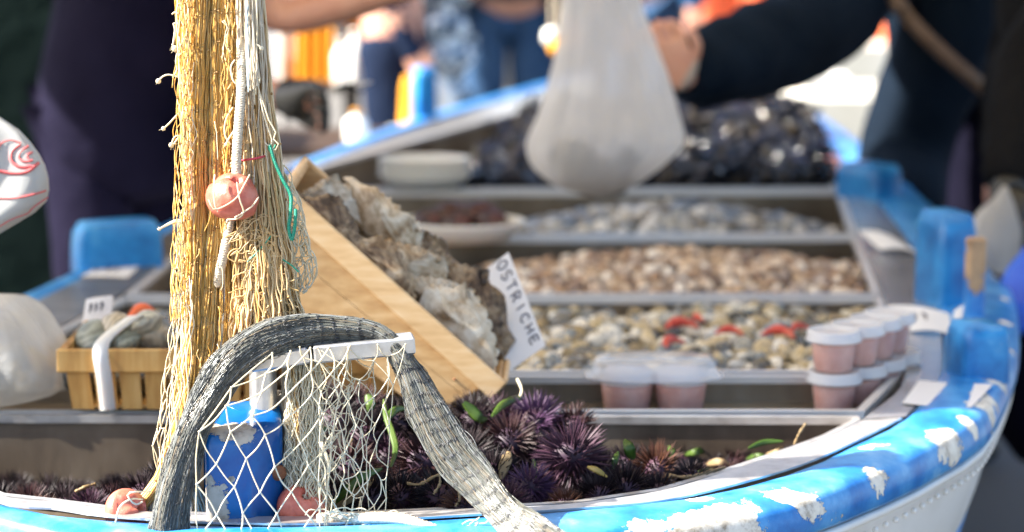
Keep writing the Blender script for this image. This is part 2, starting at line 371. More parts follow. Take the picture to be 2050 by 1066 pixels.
asph = NT('grey_paving'); _v = asph.coord(); asph.set(rough=.85, color=asph.mix(asph.math('MULTIPLY', asph.noise(_v, 3, 4), .6), asph.ramp(asph.noise(_v, 160, 4), ev([(.07, .068, .064), (.12, .115, .11), (.19, .18, .17)])), (.14, .13, .12)))
asph.bump(asph.noise(_v, 140, 4), .6, .006); ASPH = asph.m

# ------------------------------------------------------------------ ground
ground = MB(); ground.grid(np.array([[(x, y, 0) for x in np.linspace(-150, 150, 13)] for y in np.linspace(-60, 240, 13)]))
ground.build('ground', ASPH, kind='structure')

# ------------------------------------------------------------------ the boat that serves as the stall
ZR = .797
outer_px = [(1180, 140), (1090, 165), (850, 232), (600, 325), (320, 455), (150, 543), (25, 600), (-190, 705), (-300, 830), (-230, 985), (0, 1105), (300, 1165), (480, 1180), (800, 1160), (1250, 1125), (1500, 1090), (1620, 1063),
            (1808, 986), (1896, 938), (1962, 898), (1999, 850), (2036, 754), (2040, 680), (2028, 610), (1995, 565), (1930, 480), (1850, 390), (1760, 310), (1640, 225), (1500, 165), (1420, 140)]
inner_px = [(1190, 147), (1098, 173), (862, 242), (614, 337), (337, 466), (167, 556), (55, 613), (-130, 710), (-215, 820), (-140, 935), (0, 1012), (215, 1041), (430, 1052), (700, 1050), (1000, 1032), (1200, 1018), (1413, 991),
            (1589, 945), (1720, 885), (1800, 846), (1842, 805), (1880, 745), (1888, 670), (1868, 585), (1826, 500), (1770, 420), (1720, 360), (1660, 295), (1570, 225), (1470, 172), (1410, 150)]
NR = 150
# pair each outer point with the inner curve by arc share (both were listed point by point)
def paired(A, B, n):
    a = cr([np.r_[p, q] for p, q in zip([G(x, y, ZR - (.034 if 10 <= i <= 23 else .018 if i in (9, 24, 25) else 0))[:2] for i, (x, y) in enumerate(A)], [G(x, y, ZR)[:2] for x, y in B])], n); return a[:, :2], a[:, 2:]
OUT, INN = paired(outer_px, inner_px, NR)
boat = empty('fishing_boat', (OUT[:, 0].mean(), OUT[:, 1].mean(), 0), 'wooden boat with peeling blue rail serving as a seafood stall', 'boat')
prof = [(0.0, -.03), (0.0, -.004), (.05, .0), (.3, .006), (.6, .007), (.8, .003), (.90, -.001), (.96, -.008), (1.0, -.020), (1.0, -.036), (.95, -.042), (.8, -.044)]
rail = MB(); rg = np.array([[(*(i + (o - i) * s), ZR + z) for s, z in prof] for i, o in zip(INN, OUT)])
rail.grid(rg)
def spot(px, py, r, z=ZR): return (tuple(G(px, py, z)), r)
rail_spots = [spot(1560, 1000, 0.0234), spot(1640, 1005, 0.0281), spot(1655, 1030, 0.0172, ZR - .03), spot(1770, 950, 0.0234), spot(1800, 965, 0.0156, ZR - .01), spot(1905, 880, 0.0328), spot(1480, 1030, 0.0351), spot(1400, 1045, 0.0312), spot(1300, 1055, 0.0234), spot(1980, 815, 0.0281), spot(1960, 850, 0.0234),
              spot(2000, 765, 0.0203), spot(1975, 800, 0.0234), spot(2012, 650, 0.0140), spot(2008, 600, 0.0117), spot(1740, 905, 0.0195), spot(2020, 700, 0.0125), spot(1590, 1030, 0.0234), spot(1990, 560, 0.0094), spot(1400, 1010, 0.0156)]
RAIL_MAT = M_paint('peeling_blue_rail_paint', BLUE, rail_spots, under=(.70, .66, .58), flecks=.55)
rail.build('rail', RAIL_MAT, boat)
# hull below the rail
cx0 = np.array([np.interp(p[1], (2.3, 9.0), (-.25, .3)) for p in OUT])
rows = []
for zz, k in ((ZR - .035, .985), (.70, .975), (.62, .955), (.555, .925), (.552, .935), (.515, .92), (.512, .905), (.42, .84), (.30, .70), (.20, .5), (.14, .25)):
    rows.append([(c + (p[0] - c) * k, 5.0 + (p[1] - 5.0) * (1 - (1 - k) * .45), zz) for c, p in zip(cx0, OUT)])
rows = np.array(rows)
h = MB(); h.grid(rows[:4]); h.grid(rows[6:]); h.build('hull', WHITE_HULL, boat)
hs = MB(); hs.grid(rows[3:7]); hs.build('rubbing_strake', M_paint('blue_strake_paint', BLUE, [], flecks=.7), boat)
# moulded edge and bead line under the rail
mo = MB(); P = np.array([(c + (p[0] - c) * .99, 5 + (p[1] - 5) * .996, ZR - .052) for c, p in zip(cx0, OUT)]); mo.tube(P[50:130], .006, 8); mo.build('edge_moulding', WHITE_HULL, boat)
P2 = cr(np.array([(c + (p[0] - c) * .99, 5 + (p[1] - 5) * .995, ZR - .072) for c, p in zip(cx0, OUT)])[66:112], 150)
bd = MB()
for p in P2: bd.ball(p, .0042, seg=6, rings=4)
bd.build('bead_line', WHITE_HULL, boat, kind='stuff')
# steel trim all round the front, deck plates left and right
def strip(px_in, px_out, z, name, mat, parent, n=60, thick=.0025, **kw):
    a = cr([np.r_[G(*p, z), G(*q, z)] for p, q in zip(px_in, px_out)], n); A, B = a[:, :3], a[:, 3:]
    m = MB(); dz = np.array((0, 0, thick)); m.grid(np.stack([A, A + dz, B + dz, B, A], 1)); return m.build(name, mat, parent, smooth=False, **kw)
trim_in = [(-160, 925), (0, 996), (110, 1008), (215, 1022), (430, 1037), (640, 1037), (760, 1031), (1000, 1020), (1150, 1012), (1325, 986), (1457, 947), (1589, 903), (1655, 879), (1727, 845)]
trim_out = [(-150, 938), (0, 1010), (110, 1022), (215, 1037), (430, 1050), (640, 1052), (760, 1045), (1000, 1031), (1150, 1022), (1325, 1006), (1470, 974), (1610, 932), (1715, 886), (1806, 840)]
strip(trim_in, trim_out, ZD + .0085, 'steel_trim', STEEL_TRIM, boat)
strip([(1729, 843), (1812, 752), (1768, 592), (1716, 470), (1684, 378), (1640, 300)], [(1812, 838), (1884, 745), (1866, 590), (1812, 478), (1724, 366), (1660, 298)], ZD + .004, 'deck_plate', STEEL_PLATE, boat, label='polished steel deck plate with price cards on it')
strip([(-130, 790), (125, 655), (260, 580), (365, 496), (545, 378)], [(-200, 735), (58, 612), (168, 556), (338, 467), (600, 345)], ZD + .004, 'deck_plate', STEEL_DULL, boat)
# inner lining of the far left side, seen above the mussels
lin = MB(); ii = INN[:34]; lin.grid(np.stack([np.c_[ii, np.full(len(ii), ZR - .004)], np.c_[ii + (.012, -.01), np.full(len(ii), ZR - .2)]], 1)); lin.build('inner_lining', STEEL, boat)

# blocks (wooden cleats) on the rail
def cleat(c, size, rz, spots, lean=0, name='cleat', mat=None, taper=.8):
    m = MB(); n = 10; a = np.linspace(0, 1, n)
    L, W, H = size; pr = []
    for k in np.linspace(0, 1, 7):
        w_ = 1 - .10 * k ** 2; ed = 1 if k < .8 else 1 - .12 * ((k - .8) / .2) ** 2
        q = []
        for t in np.linspace(0, 2 * math.pi, 24, endpoint=False):
            cx_, sy_ = math.cos(t), math.sin(t); e = .35
            q.append((L / 2 * w_ * ed * math.copysign(abs(cx_) ** e, cx_), W / 2 * ed * math.copysign(abs(sy_) ** e, sy_), H * k + (lean * math.cos(t) * k if lean else 0)))
        pr.append(q)
    pr.append([(0, 0, H + .002)] * 24)
    Rm = np.array(Matrix.Rotation(rz, 3, 'Z')); m.grid(np.array(pr) @ Rm.T + np.array(c), wrap=True)
    return m.build(name, mat or M_paint('blue_cleat_paint', [(.003, .085, .28), (.006, .15, .42), (.02, .24, .56), (.10, .36, .64)], spots, under=(.5, .42, .3), flecks=.58), boat)
c1 = G(1950, 752, ZR); cleat(c1 + (.004, 0, -.004), (.072, .09, .080), R(12), [(tuple(D(1985, 700, 3.42)), .02)])
c2 = G(1905, 612, ZR); cleat(c2 + (-.005, .04, -.004), (.070, .12, .155), R(14), [])
tb = G(1948, 640, ZR)
thole = MB(); thole.box(tb + (0, -.005, .065), (.030, .022, .138), np.array(Matrix.Rotation(R(12), 3, 'Z')), bev=.004)
thole.build('thole_board', M_paint('blue_brown_board', BLUE, [(tuple(tb + (-.0, -.02, .10)), .04), (tuple(tb + (0, -.02, .06)), .018), (tuple(tb + (0, -.02, .135)), .04)], under=(.42, .27, .15), flecks=.9, dirt=(.26, .16, .09)), boat, smooth=False)
c3 = G(1745, 400, ZR); cleat(c3 + (.0, .05, -.004), (.15, .085, .078), R(-58), [])
c4 = G(228, 540, ZR); cleat(c4 + (0, .04, -.004), (.165, .065, .088), R(28), [])
c5 = G(850, 238, ZR); cleat(c5 + (0, 0, -.004), (.065, .06, .155), R(20), [])

# bow post with its bracket
PD_ = 2.655
pc = G(482, 1130, ZR)
post_xy = D(486, 1000, PD_)
bp = MB(); z0, z1 = .62, .905
sec = [(-.0445, -.042), (-.041, -.0465), (-.002, -.0465), (.006, -.044), (.037, -.014), (.0415, -.004), (.0415, .040), (.037, .0445), (-.040, .0445), (-.0445, .040)]
Rz = np.array(Matrix.Rotation(R(7), 3, 'Z')); pr = []
for z, kx, ky in [(z0, 1, 1), (z0 + .1, 1, 1), (z1 - .030, 1, 1), (z1 - .012, .995, .985), (z1 - .004, .97, .93), (z1, .91, .83), (z1 + .003, .7, .6)]:
    pr.append([(x * kx, y * ky, z + (y * .20 if z > z1 - .035 else 0)) for x, y in cr(np.array(sec + sec[:1]), 61)[:-1]])
pr.append([(0, 0, z1 + .004)] * 60)
pr = np.array(pr); pr[:, :, :2] = pr[:, :, :2] @ Rz[:2, :2].T + (D(483, 960, PD_)[0], D(483, 960, PD_)[1] + .045); bp.grid(pr, wrap=True)
POST_MAT = M_paint('chipped_blue_post_paint', [(.001, .048, .19), (.002, .072, .26), (.006, .12, .36)], [(tuple(D(425, 862, 2.665)), .015), (tuple(D(455, 864, 2.66)), .016), (tuple(D(485, 866, 2.66)), .014), (tuple(D(470, 882, 2.66)), .010), (tuple(D(424, 960, 2.655)), .011), (tuple(D(426, 1000, 2.655)), .020), (tuple(D(424, 1035, 2.655)), .018), (tuple(D(446, 975, 2.655)), .006), (tuple(D(462, 960, 2.655)), .005), (tuple(D(470, 960, 2.64)), .008), (tuple(D(446, 975, 2.64)), .007)],
                   under=(.42, .37, .31), flecks=.72, rough=.22, dirt=(.12, .085, .06))
bp.build('bow_post', POST_MAT, boat)
# weathered board behind the post, with a rusty bolt
wb = MB(); wb.box(D(578, 945, 2.735) + (0, .012, -.02), (.055, .03, .22), np.array(Matrix.Rotation(R(-20), 3, 'Z')), bev=.01)
sb = wb.build('stem_board', WOOD_OLD, boat)
bo = MB(); bo.lathe([(.0001, .0), (.009, .0), (.009, .006), (.006, .009), (.0001, .010)], D(556, 945, 2.690), 12, np.array(Matrix.Rotation(R(90), 3, 'X') @ Matrix.Rotation(R(15), 3, 'Y'))); bo.build('bolt', RUST, sb)
# bracket: upright tube and a two-piece bar
br = empty('steel_bracket', tuple(D(520, 800, 2.70)), 'T-shaped aluminium bracket on top of the blue bow post', 'bracket')
ms = MB(); ms.lathe([(.0155, 0), (.0155, .065)], tuple(D(528, 842, 2.715)), 24); ms.build('upright_tube', ALU, br, smooth='auto')
def bar(a, b, h_, t_, name):
    a, b = np.array(a), np.array(b); x = (b - a); L = np.linalg.norm(x); x /= L; y = np.array((0., 1, 0)); z = np.cross(x, y); z /= np.linalg.norm(z); y = np.cross(z, x)
    m = MB(); m.box((a + b) / 2, (L, t_, h_), np.stack([x, y, z], 1), bev=.0022); return m.build(name, ALU, br, smooth=False)
bar(D(506, 724, 2.692), D(624, 706, 2.680), .0185, .034, 'bar')
bar(D(627, 706, 2.678), D(829, 687, 2.690), .0195, .036, 'bar')

# trestle under the hull
tr = empty('boat_trestle', (.55, 3.3, 0), 'white painted trestle leg under the boat hull', 'trestle')
for dx in (0,):
    m = MB(); m.tube([D(1878, 1000, 3.3), D(1885, 1090, 3.3), (D(1885, 1090, 3.3)[0] + .03, 3.3, .0)], .018, 8, caps=True); m.build('leg', WHITE_HULL, tr)
m = MB(); m.box((-.1, 3.32, .16), (1.5, .07, .06)); m.build('cross_beam', WHITE_HULL, tr, smooth=False)
m = MB(); m.tube([(-.8, 3.3, .16), (-.85, 3.3, 0)], .018, 8, caps=True); m.build('leg', WHITE_HULL, tr)

# ------------------------------------------------------------------ steel trays
def tray(px, depth, label, floor=True, z=ZD, rimw=.010, mat=None, rk=1.2):
    pts = [G(x, y, z) for x, y in px]; c = np.mean(pts, 0)
    root = empty('steel_tray', (c[0], c[1], z - depth), label, 'tray', 'steel trays set into the boat')
    n = len(pts); ins = []
    for i in range(n):                                   # inset corner for the inner wall face
        p, a, b = pts[i], pts[i - 1], pts[(i + 1) % n]
        d1 = (p - a)[:2]; d2 = (b - p)[:2]; n1 = np.array((-d1[1], d1[0])) / np.linalg.norm(d1); n2 = np.array((-d2[1], d2[0])) / np.linalg.norm(d2)
        nn = n1 + n2; nn /= max(.3, (nn @ n1)); ins.append(np.r_[p[:2] + nn * .004, z])
    ar = sum(pts[i][0] * pts[(i + 1) % n][1] - pts[(i + 1) % n][0] * pts[i][1] for i in range(n))
    if ar < 0: ins = [2 * p - q for p, q in zip(pts, ins)]
    body = MB()
    for P, s in ((pts, 1), (ins, -1)):
        P0 = [(p[0], p[1], z - depth - (.002 if s > 0 else 0)) for p in P]; P1 = [(p[0], p[1], z) for p in P]
        body.add(P0 + P1, [(i, (i + 1) % n, n + (i + 1) % n, n + i)[::s] for i in range(n)] + [tuple(range(n))])
    body.build('tray_body', mat or STEEL_DULL, root, smooth=False)
    rim = MB(); A = [np.r_[p[:2] * 1.5 - q[:2] * .5, z - .007] for p, q in zip(pts, ins)]; B = [np.r_[p[:2] * 1.5 - q[:2] * .5, z + .0035] for p, q in zip(pts, ins)]
    Cc = [np.r_[q[:2] + (q - p)[:2] * (1.6 if mat is None else .9), z + .0035] for p, q in zip(pts, ins)]; Dd = [np.r_[q[:2] + (q - p)[:2] * (1.6 if mat is None else .9), z - .007] for p, q in zip(pts, ins)]
    loop = np.array([A, B, Cc, Dd, A]); loop = np.concatenate([loop, loop[:, :1]], 1); rim.grid(loop); rim.build('rim', STEEL if mat is None else STEEL_TRIM, root, smooth=False)
    return root
front_px = [(-185, 834)] + [(-150, 935)] + trim_in[1:-1] + [(1720, 846)] + [(1716, 838)]
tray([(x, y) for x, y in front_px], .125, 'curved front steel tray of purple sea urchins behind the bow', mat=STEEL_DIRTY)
tray([(-190, 828), (1728, 828), (1800, 756), (-60, 756)], .035, 'shallow steel tray holding the pink cups and the baskets')
tray([(-55, 751), (1803, 748), (1764, 598), (245, 600)], .10, 'steel tray of striped clams just behind the pink cups')
tray([(252, 594), (1761, 592), (1715, 476), (385, 482)], .10, 'steel tray heaped with small tan cockles')
tray([(392, 475), (1712, 471), (1682, 384), (530, 387)], .10, 'steel tray with a low pile of grey clams beside the white dish')
tray([(538, 381), (1680, 379), (1500, 205), (1120, 200), (640, 333)], .10, 'large far steel tray filled with black mussels')
# ------------------------------------------------------------------ shellfish heaps
def rot_rand(tilt=.5):
    return Matrix.Rotation(random.uniform(0, 6.283), 3, 'Z') @ Matrix.Rotation(random.gauss(0, tilt), 3, 'X') @ Matrix.Rotation(random.gauss(0, tilt), 3, 'Y')
def clam_mesh(L, W, H, seg=14, rings=8, skew=.15):
    m = MB(); m.ball((0, 0, 0), (1, 1, 1), seg=seg, rings=rings); V = m.V[0]
    r = np.hypot(V[:, 0], V[:, 1]); z = np.sign(V[:, 2]) * (1 - r ** 2.2).clip(0) ** .75
    V = np.c_[V[:, 0] * L / 2 * (1 - .12 * V[:, 1]) + skew * L * .3 * V[:, 1] ** 2, V[:, 1] * W / 2, z * H / 2 * (1 + .25 * V[:, 1])]
    m.V[0] = V; return m
def mussel_mesh(L):
    m = MB(); m.ball((0, 0, 0), (1, 1, 1), seg=10, rings=8); V = m.V[0][:, [2, 0, 1]]
    t = (V[:, 0] + 1) / 2; w_ = .35 + .75 * t
    m.V[0] = np.c_[V[:, 0] * L / 2, V[:, 1] * L * .22 * w_ + .05 * L * V[:, 0] ** 2, V[:, 2] * L * .15 * w_]; return m
def project(p):
    d = np.array(p[:3]) - C0; dep = d[1] * _cp - d[2] * _sp; up = d[1] * _sp + d[2] * _cp
    return 1025 + FPX * d[0] / dep, 533 - FPX * up / dep, dep
def zone(x, y, quad):
    ys_ = sorted((quad[0][1], quad[2][1])); xs_ = sorted((max(1040, min(p[0] for p in quad)), max(p[0] for p in quad)))
    v = (y - ys_[0]) / (ys_[1] - ys_[0]); u = (x - xs_[0]) / (xs_[1] - xs_[0])
    return ('by the back wall' if v < .33 else 'in the middle' if v < .67 else 'by the front rim') + ', ' + ('left end' if u < .2 else 'left of centre' if u < .4 else 'at centre' if u < .6 else 'right of centre' if u < .8 else 'right end')
def heap(name, kind, protos, mat, quad, zf, step, n_ind, label, group, cat, inview, tilt=.5, layers=2, dz=.012, scl=(.8, 1.15)):
    q = [G(x, y, ZD)[:2] for x, y in quad]; x0, x1 = min(p[0] for p in q), max(p[0] for p in q); y0, y1 = min(p[1] for p in q), max(p[1] for p in q)
    def inside(x, y):
        s = 0
        for i in range(4):
            a, b = q[i], q[(i + 1) % 4]; cr_ = (b[0] - a[0]) * (y - a[1]) - (b[1] - a[1]) * (x - a[0]); s += 1 if cr_ > 0 else -1
        return abs(s) == 4
    pts = []
    for L in range(layers):
        y = y0
        while y < y1:
            x = x0 + random.random() * step
            while x < x1:
                px_, py_ = x + random.gauss(0, step * .22), y + random.gauss(0, step * .22)
                if inside(px_, py_):
                    z = zf(px_, py_)
                    if z is not None: pts.append((px_, py_, z - L * dz + random.gauss(0, .003), L))
                x += step
            y += step * .9
    meshes = []
    for m in protos:
        o = m.build(name, mat, origin=(0, 0, 0)); meshes.append(o.data); bpy.data.objects.remove(o)
    pts.sort(key=lambda p: (p[3], p[1]))
    ind, rest = [], []
    for p in pts:
        (ind if p[3] == 0 and len(ind) < n_ind and inview(*project(p)[:2]) else rest).append(p)
    for p in ind:
        o = bpy.data.objects.new(name, random.choice(meshes)); COL.objects.link(o); s = random.uniform(*scl)
        o.matrix_world = Matrix.Translation(p[:3]) @ (rot_rand(tilt) @ Matrix.Scale(s, 3)).to_4x4(); tag(o, label + ' ' + zone(*project(p)[:2], quad), cat, group)
    if rest:
        big = MB()
        for p in rest:
            m = random.choice(protos); s = random.uniform(*scl); Rm = np.array(rot_rand(tilt))
            big.add(m.V[0] * s @ Rm.T + np.array(p[:3]), m.F[0][0])
            for f, _ in m.F[1:]: big.F.append((f + big.n - len(m.V[0]), 0))
        big.build(kind, mat, kind='stuff')
def bumpy(z, amp, sc, cx=None, cy=None, rad=None, hgt=0):
    ph = [random.uniform(0, 6.28) for _ in range(4)]
    def f(x, y):
        v = z + amp * (math.sin(x * sc + ph[0]) * math.sin(y * sc * 1.3 + ph[1]) + .5 * math.sin(x * sc * 2.3 + ph[2]))
        if cx is not None: v += hgt * math.exp(-((x - cx) / rad[0]) ** 2 - ((y - cy) / rad[1]) ** 2)
        return v
    return f
clams = [clam_mesh(.038, .030, .020), clam_mesh(.032, .027, .018), clam_mesh(.045, .035, .023), clam_mesh(.027, .023, .015)]
heap('striped_clam', 'clam_bed', clams, CLAM, [(200, 745), (1797, 745), (1755, 606), (330, 608)], bumpy(.776, .007, 16), .0285, 300,
     'striped clam behind the cups,', 'striped clams in the tray behind the cups', 'clam', lambda x, y: 1030 < x < 1795 and y < 752, .8)
cockles = [clam_mesh(.032, .029, .022, 10, 6), clam_mesh(.028, .026, .020, 10, 6)]
cc = G(1400, 520, .80)
heap('cockle', 'cockle_bed', cockles, COCKLE, [(340, 588), (1752, 588), (1716, 500), (420, 502)], bumpy(.742, .004, 16, cc[0] - .02, cc[1] + .02, (.33, .30), .055), .0265, 300,
     'small tan cockle, middle tray,', 'tan cockles in the middle tray', 'cockle', lambda x, y: 1020 < x < 1760, .9, scl=(.8, 1.2))
gc = G(1290, 425, ZD)
def zg(x, y):
    v = .730 + .065 * math.exp(-((x - gc[0] - .06) / .26) ** 2 - ((y - gc[1]) / .24) ** 2)
    return v if v > .741 else None
gcl = [clam_mesh(.056, .045, .030, 12, 7), clam_mesh(.048, .040, .027, 12, 7)]
heap('grey_clam', 'grey_clam_bed', gcl, GREYCLAM, [(420, 470), (1700, 468), (1676, 396), (545, 398)], zg, .039, 300,
     'bluish grey clam, farthest clam tray,', 'grey clams in the farthest clam tray', 'clam', lambda x, y: 960 < x < 1720, .55)
muss = [mussel_mesh(.078), mussel_mesh(.066), mussel_mesh(.086)]
mc = G(1540, 280, ZD)
heap('mussel', 'mussel_bed', muss, MUSSEL, [(905, 374), (1672, 374), (1590, 215), (1060, 215)], bumpy(.805, .010, 9, mc[0], mc[1], (.35, .7), .055), .044, 300,
     'glossy black mussel, far tray,', 'black mussels in the far tray', 'mussel', lambda x, y: 880 < x < 1690, .8, layers=3, dz=.016)

# a few red crayfish-like shells between the clams: red peppers / shrimp pieces
SHR = ['largest red shrimp on the striped clams, back left', 'red shrimp in front of the largest one, left', 'short red shrimp alone in the middle of the striped clams', 'long red shrimp on the clams toward the lidded cups', 'red shrimp touching the long one, nearest the lidded cups', 'tiny red shrimp behind the largest one']
for i, (x, y, a, s) in enumerate([(1362, 655, .5, 1.0), (1345, 690, 1.2, .9), (1460, 668, .1, .8), (1560, 672, -.2, 1.0), (1600, 660, .9, .7), (1398, 640, 2.0, .7)]):
    p = G(x, y, .796); m = MB()
    c_ = cr(np.array([(-.028, 0, 0), (-.012, .006, .006), (.004, .004, .008), (.018, -.006, .004), (.024, -.016, 0)]) * s, 14); m.tube(c_, np.r_[np.linspace(.002, .0085, 6), np.linspace(.0085, .0025, 8)] * s, 8, caps=True)
    for k in range(4): m.tube(np.array([(c_[4 + 2 * k]), (c_[4 + 2 * k] + (.004, .012, -.008))]), .001, 3)
    o = m.build('red_shrimp', M_noise('red_shrimp_shell', [(.40, .03, .02), (.58, .06, .035), (.62, .16, .09)], 60, .25, 0, None) if i == 0 else bpy.data.materials['red_shrimp_shell'], origin=(0, 0, 0))
    o.location = p; o.rotation_euler = (0, 0, a)
    tag(o, SHR[i], 'shrimp', 'red shrimps on the striped clams')

# ------------------------------------------------------------------ sea urchins
def urchin_meshes(n, rt, ls, seed):
    r = np.random.default_rng(seed); k = np.arange(n) + .5; ph = np.arccos(1 - 2 * k / n); th = math.pi * (1 + 5 ** .5) * k
    dirs = np.c_[np.cos(th) * np.sin(ph), np.sin(th) * np.sin(ph), np.cos(ph)] + r.normal(0, .10, (n, 3)); dirs[:, 2] *= .9
    dirs /= np.linalg.norm(dirs, axis=1)[:, None]; m = MB()
    for d in dirs:
        L = ls * r.uniform(.65, 1.12) * (1 if d[2] > -.5 else .6); a = np.cross(d, (.3, .5, .8)); a /= np.linalg.norm(a); b = np.cross(d, a); w_ = .00115
        base = d * rt * .92; tip = d * (rt + L) + r.normal(0, .0018, 3); mid = base + (tip - base) * .6 + r.normal(0, .0005, 3)
        m.add([base + w_ * a, base + w_ * (-.5 * a + .87 * b), base + w_ * (-.5 * a - .87 * b), mid + w_ * .72 * a, mid + w_ * .72 * (-.5 * a + .87 * b), mid + w_ * .72 * (-.5 * a - .87 * b), tip],
              [(0, 1, 4, 3), (1, 2, 5, 4), (2, 0, 3, 5), (3, 4, 6), (4, 5, 6), (5, 3, 6)])
    return m
protos = []
for i, (n, rt, ls) in enumerate([(420, .025, .027), (360, .022, .024), (480, .027, .022)]):
    sm = urchin_meshes(n, rt, ls, i)
    b = MB(); b.ball((0, 0, 0), (rt, rt, rt * .75), seg=14, rings=8)
    ob = b.build('test', URCH_B, origin=(0, 0, 0)); os_ = sm.build('spines', URCHS[0], origin=(0, 0, 0), smooth=False)
    protos.append((ob.data, [os_.data], rt)); bpy.data.objects.remove(ob); bpy.data.objects.remove(os_)
    for mm in URCHS[1:]:
        me = protos[-1][1][0].copy(); me.materials[0] = mm; protos[-1][1].append(me)
tints = ['plum purple', 'nearly black', 'wine red', 'bright violet', 'rust brown']
def where(x, y):
    a = 'at the back' if y < 845 else 'in the upper row' if y < 900 else 'in the middle row' if y < 950 else 'in the front row' if y < 995 else 'against the trim'
    b = next(t for k, t in ((628, 'behind the stem board'), (668, 'behind the left cream mesh'), (712, 'behind the mesh middle'), (752, 'behind the mesh, right of middle'), (790, 'by the mesh right edge'), (845, 'left of the net sleeve'), (895, 'just behind the net sleeve'), (940, 'right beside the net sleeve'), (975, 'a little right of the net sleeve'),
             (1015, 'below the crate corner'), (1060, 'left of the large plum urchin'), (1110, 'under the large plum urchin'), (1170, 'below the twin tub'), (1225, 'right of the large plum urchin'), (1300, 'near the oval leaf'), (1360, 'past the oval leaf'), (9999, 'at the right end')) if x < k)
    return a + ', ' + b
def urchin(px, py, d, c, s=1.0, label=None, k=None, zc=None):
    p = D(px, py + 13, d) if zc is None else G(px, py, zc)
    k = random.randrange(3) if k is None else k; b, sp, rt = protos[k]
    root = bpy.data.objects.new('sea_urchin', None); COL.objects.link(root); root.location = p; s *= .93; root.scale = (s, s, s); root.empty_display_size = .02
    root.rotation_euler = (random.gauss(0, .5), random.gauss(0, .5), random.uniform(0, 6.3))
    for nm, me in (('test', b), ('spines', sp[c])):
        o = bpy.data.objects.new(nm, me); COL.objects.link(o); o.parent = root
    tag(root, label or tints[c] + ' urchin ' + where(px, py), 'sea urchin', 'sea urchins heaped in the front tray')
named = [(1145, 905, 2.90, 0, 1.12, 'big plum urchin right of centre, the largest whole one in view'), (1022, 872, 2.95, 2, 1.02, 'wine red urchin touching the left of the largest plum urchin'),
         (1072, 832, 3.02, 3, .92, 'magenta violet urchin topmost by the steel rim'), (1062, 962, 2.83, 3, .80, 'small violet urchin with pale spines low in the middle'),
         (1252, 972, 2.86, 1, 1.0, 'dark brown spiny urchin below the green leaf at right'), (1316, 930, 2.93, 4, .85, 'reddish brown urchin farthest right, half sunk in weed'),
         (852, 918, 2.86, 2, 1.0, 'dark wine urchin just left of the grey net sleeve'), (930, 1003, 2.74, 4, .72, 'rust orange urchin at the front trim beside the grey net'),
         (1132, 1005, 2.78, 4, .62, 'small brown urchin with yellowish weed at the front trim'), (735, 872, 2.95, 1, 1.0, 'black urchin behind the cream mesh near its right edge'),
         (672, 832, 3.0, 1, .95, 'black urchin behind the cream mesh at the back'), (700, 930, 2.88, 2, .95, 'dark wine urchin behind the middle of the cream mesh')]
for x, y, d, c, s, lb in named: urchin(x, y, d, c, s, lb)
fill = [(790, 838, 2.99, 1, .95), (868, 850, 3.0, 1, 1.0), (935, 905, 2.93, 1, 1.0), (985, 945, 2.86, 1, .95), (880, 985, 2.8, 1, .9), (800, 985, 2.8, 1, .95), (740, 990, 2.78, 1, .9), (660, 985, 2.8, 1, .9), (1010, 1000, 2.79, 0, .8),
        (1200, 985, 2.84, 1, .9), (1080, 905, 2.95, 1, .9), (1195, 945, 2.95, 1, .9), (950, 830, 3.03, 1, .9), (1150, 840, 3.02, 2, .8), (620, 900, 2.92, 1, .9), (600, 960, 2.84, 1, .9), (775, 905, 2.92, 0, .85), (1000, 830, 3.03, 0, .8), (905, 955, 2.84, 2, .8), (1320, 975, 2.86, 1, .75),
        (1385, 950, 2.90, 1, .7), (1260, 925, 2.98, 1, .8), (640, 800, 3.03, 1, .9), (720, 812, 3.03, 2, .9)]
for f in fill: urchin(*f)
for x, y, d, c, s in [(288, 985, 2.85, 1, .85), (225, 1000, 2.86, 2, .7), (60, 1003, 2.86, 2, .7), (130, 1005, 2.87, 1, .75), (180, 1012, 2.83, 0, .7), (0, 1000, 2.9, 1, .8), (330, 960, 2.9, 1, .8), (90, 1015, 2.82, 4, .6), (20, 1010, 2.84, 2, .6), (250, 1010, 2.82, 2, .6)]:
    urchin(x, y, d, c, s, tints[c] + ' urchin at the left tray end, ' + ('nearest the golden net fringe' if x > 300 else 'behind the lower left float' if x > 270 else 'just left of the lower left float, upper' if x == 225 else 'just left of the lower left float, lower' if x > 200 else 'two from the float' if x > 150 else 'midway along it' if x > 100 else 'small and low, left of midway' if x > 70 else 'near the left edge' if x > 40 else 'small one in the left corner' if x > 10 else 'cut by the picture edge'))
for k in range(40):                                      # the lower layer of the heap
    x = random.uniform(560, 1330); y = random.uniform(900, 1010)
    urchin(x, y, 0, random.choice((1, 1, 0, 2)), .85, 'dark urchin in the lower layer under the heap in the front tray', zc=.715 + random.uniform(-.01, .01))
for k in range(16): urchin(random.uniform(-60, 420), 0 * k + random.uniform(985, 1020), 0, 1, .7, 'dark urchin deep in the left end of the front tray', zc=.69)
for k in range(22): urchin(random.uniform(1320, 1600), random.uniform(890, 975), 0, random.choice((1, 1, 2, 0)), .7, 'small dark urchin sunk deep at the right end of the front tray', zc=.722 + random.uniform(-.008, .008))

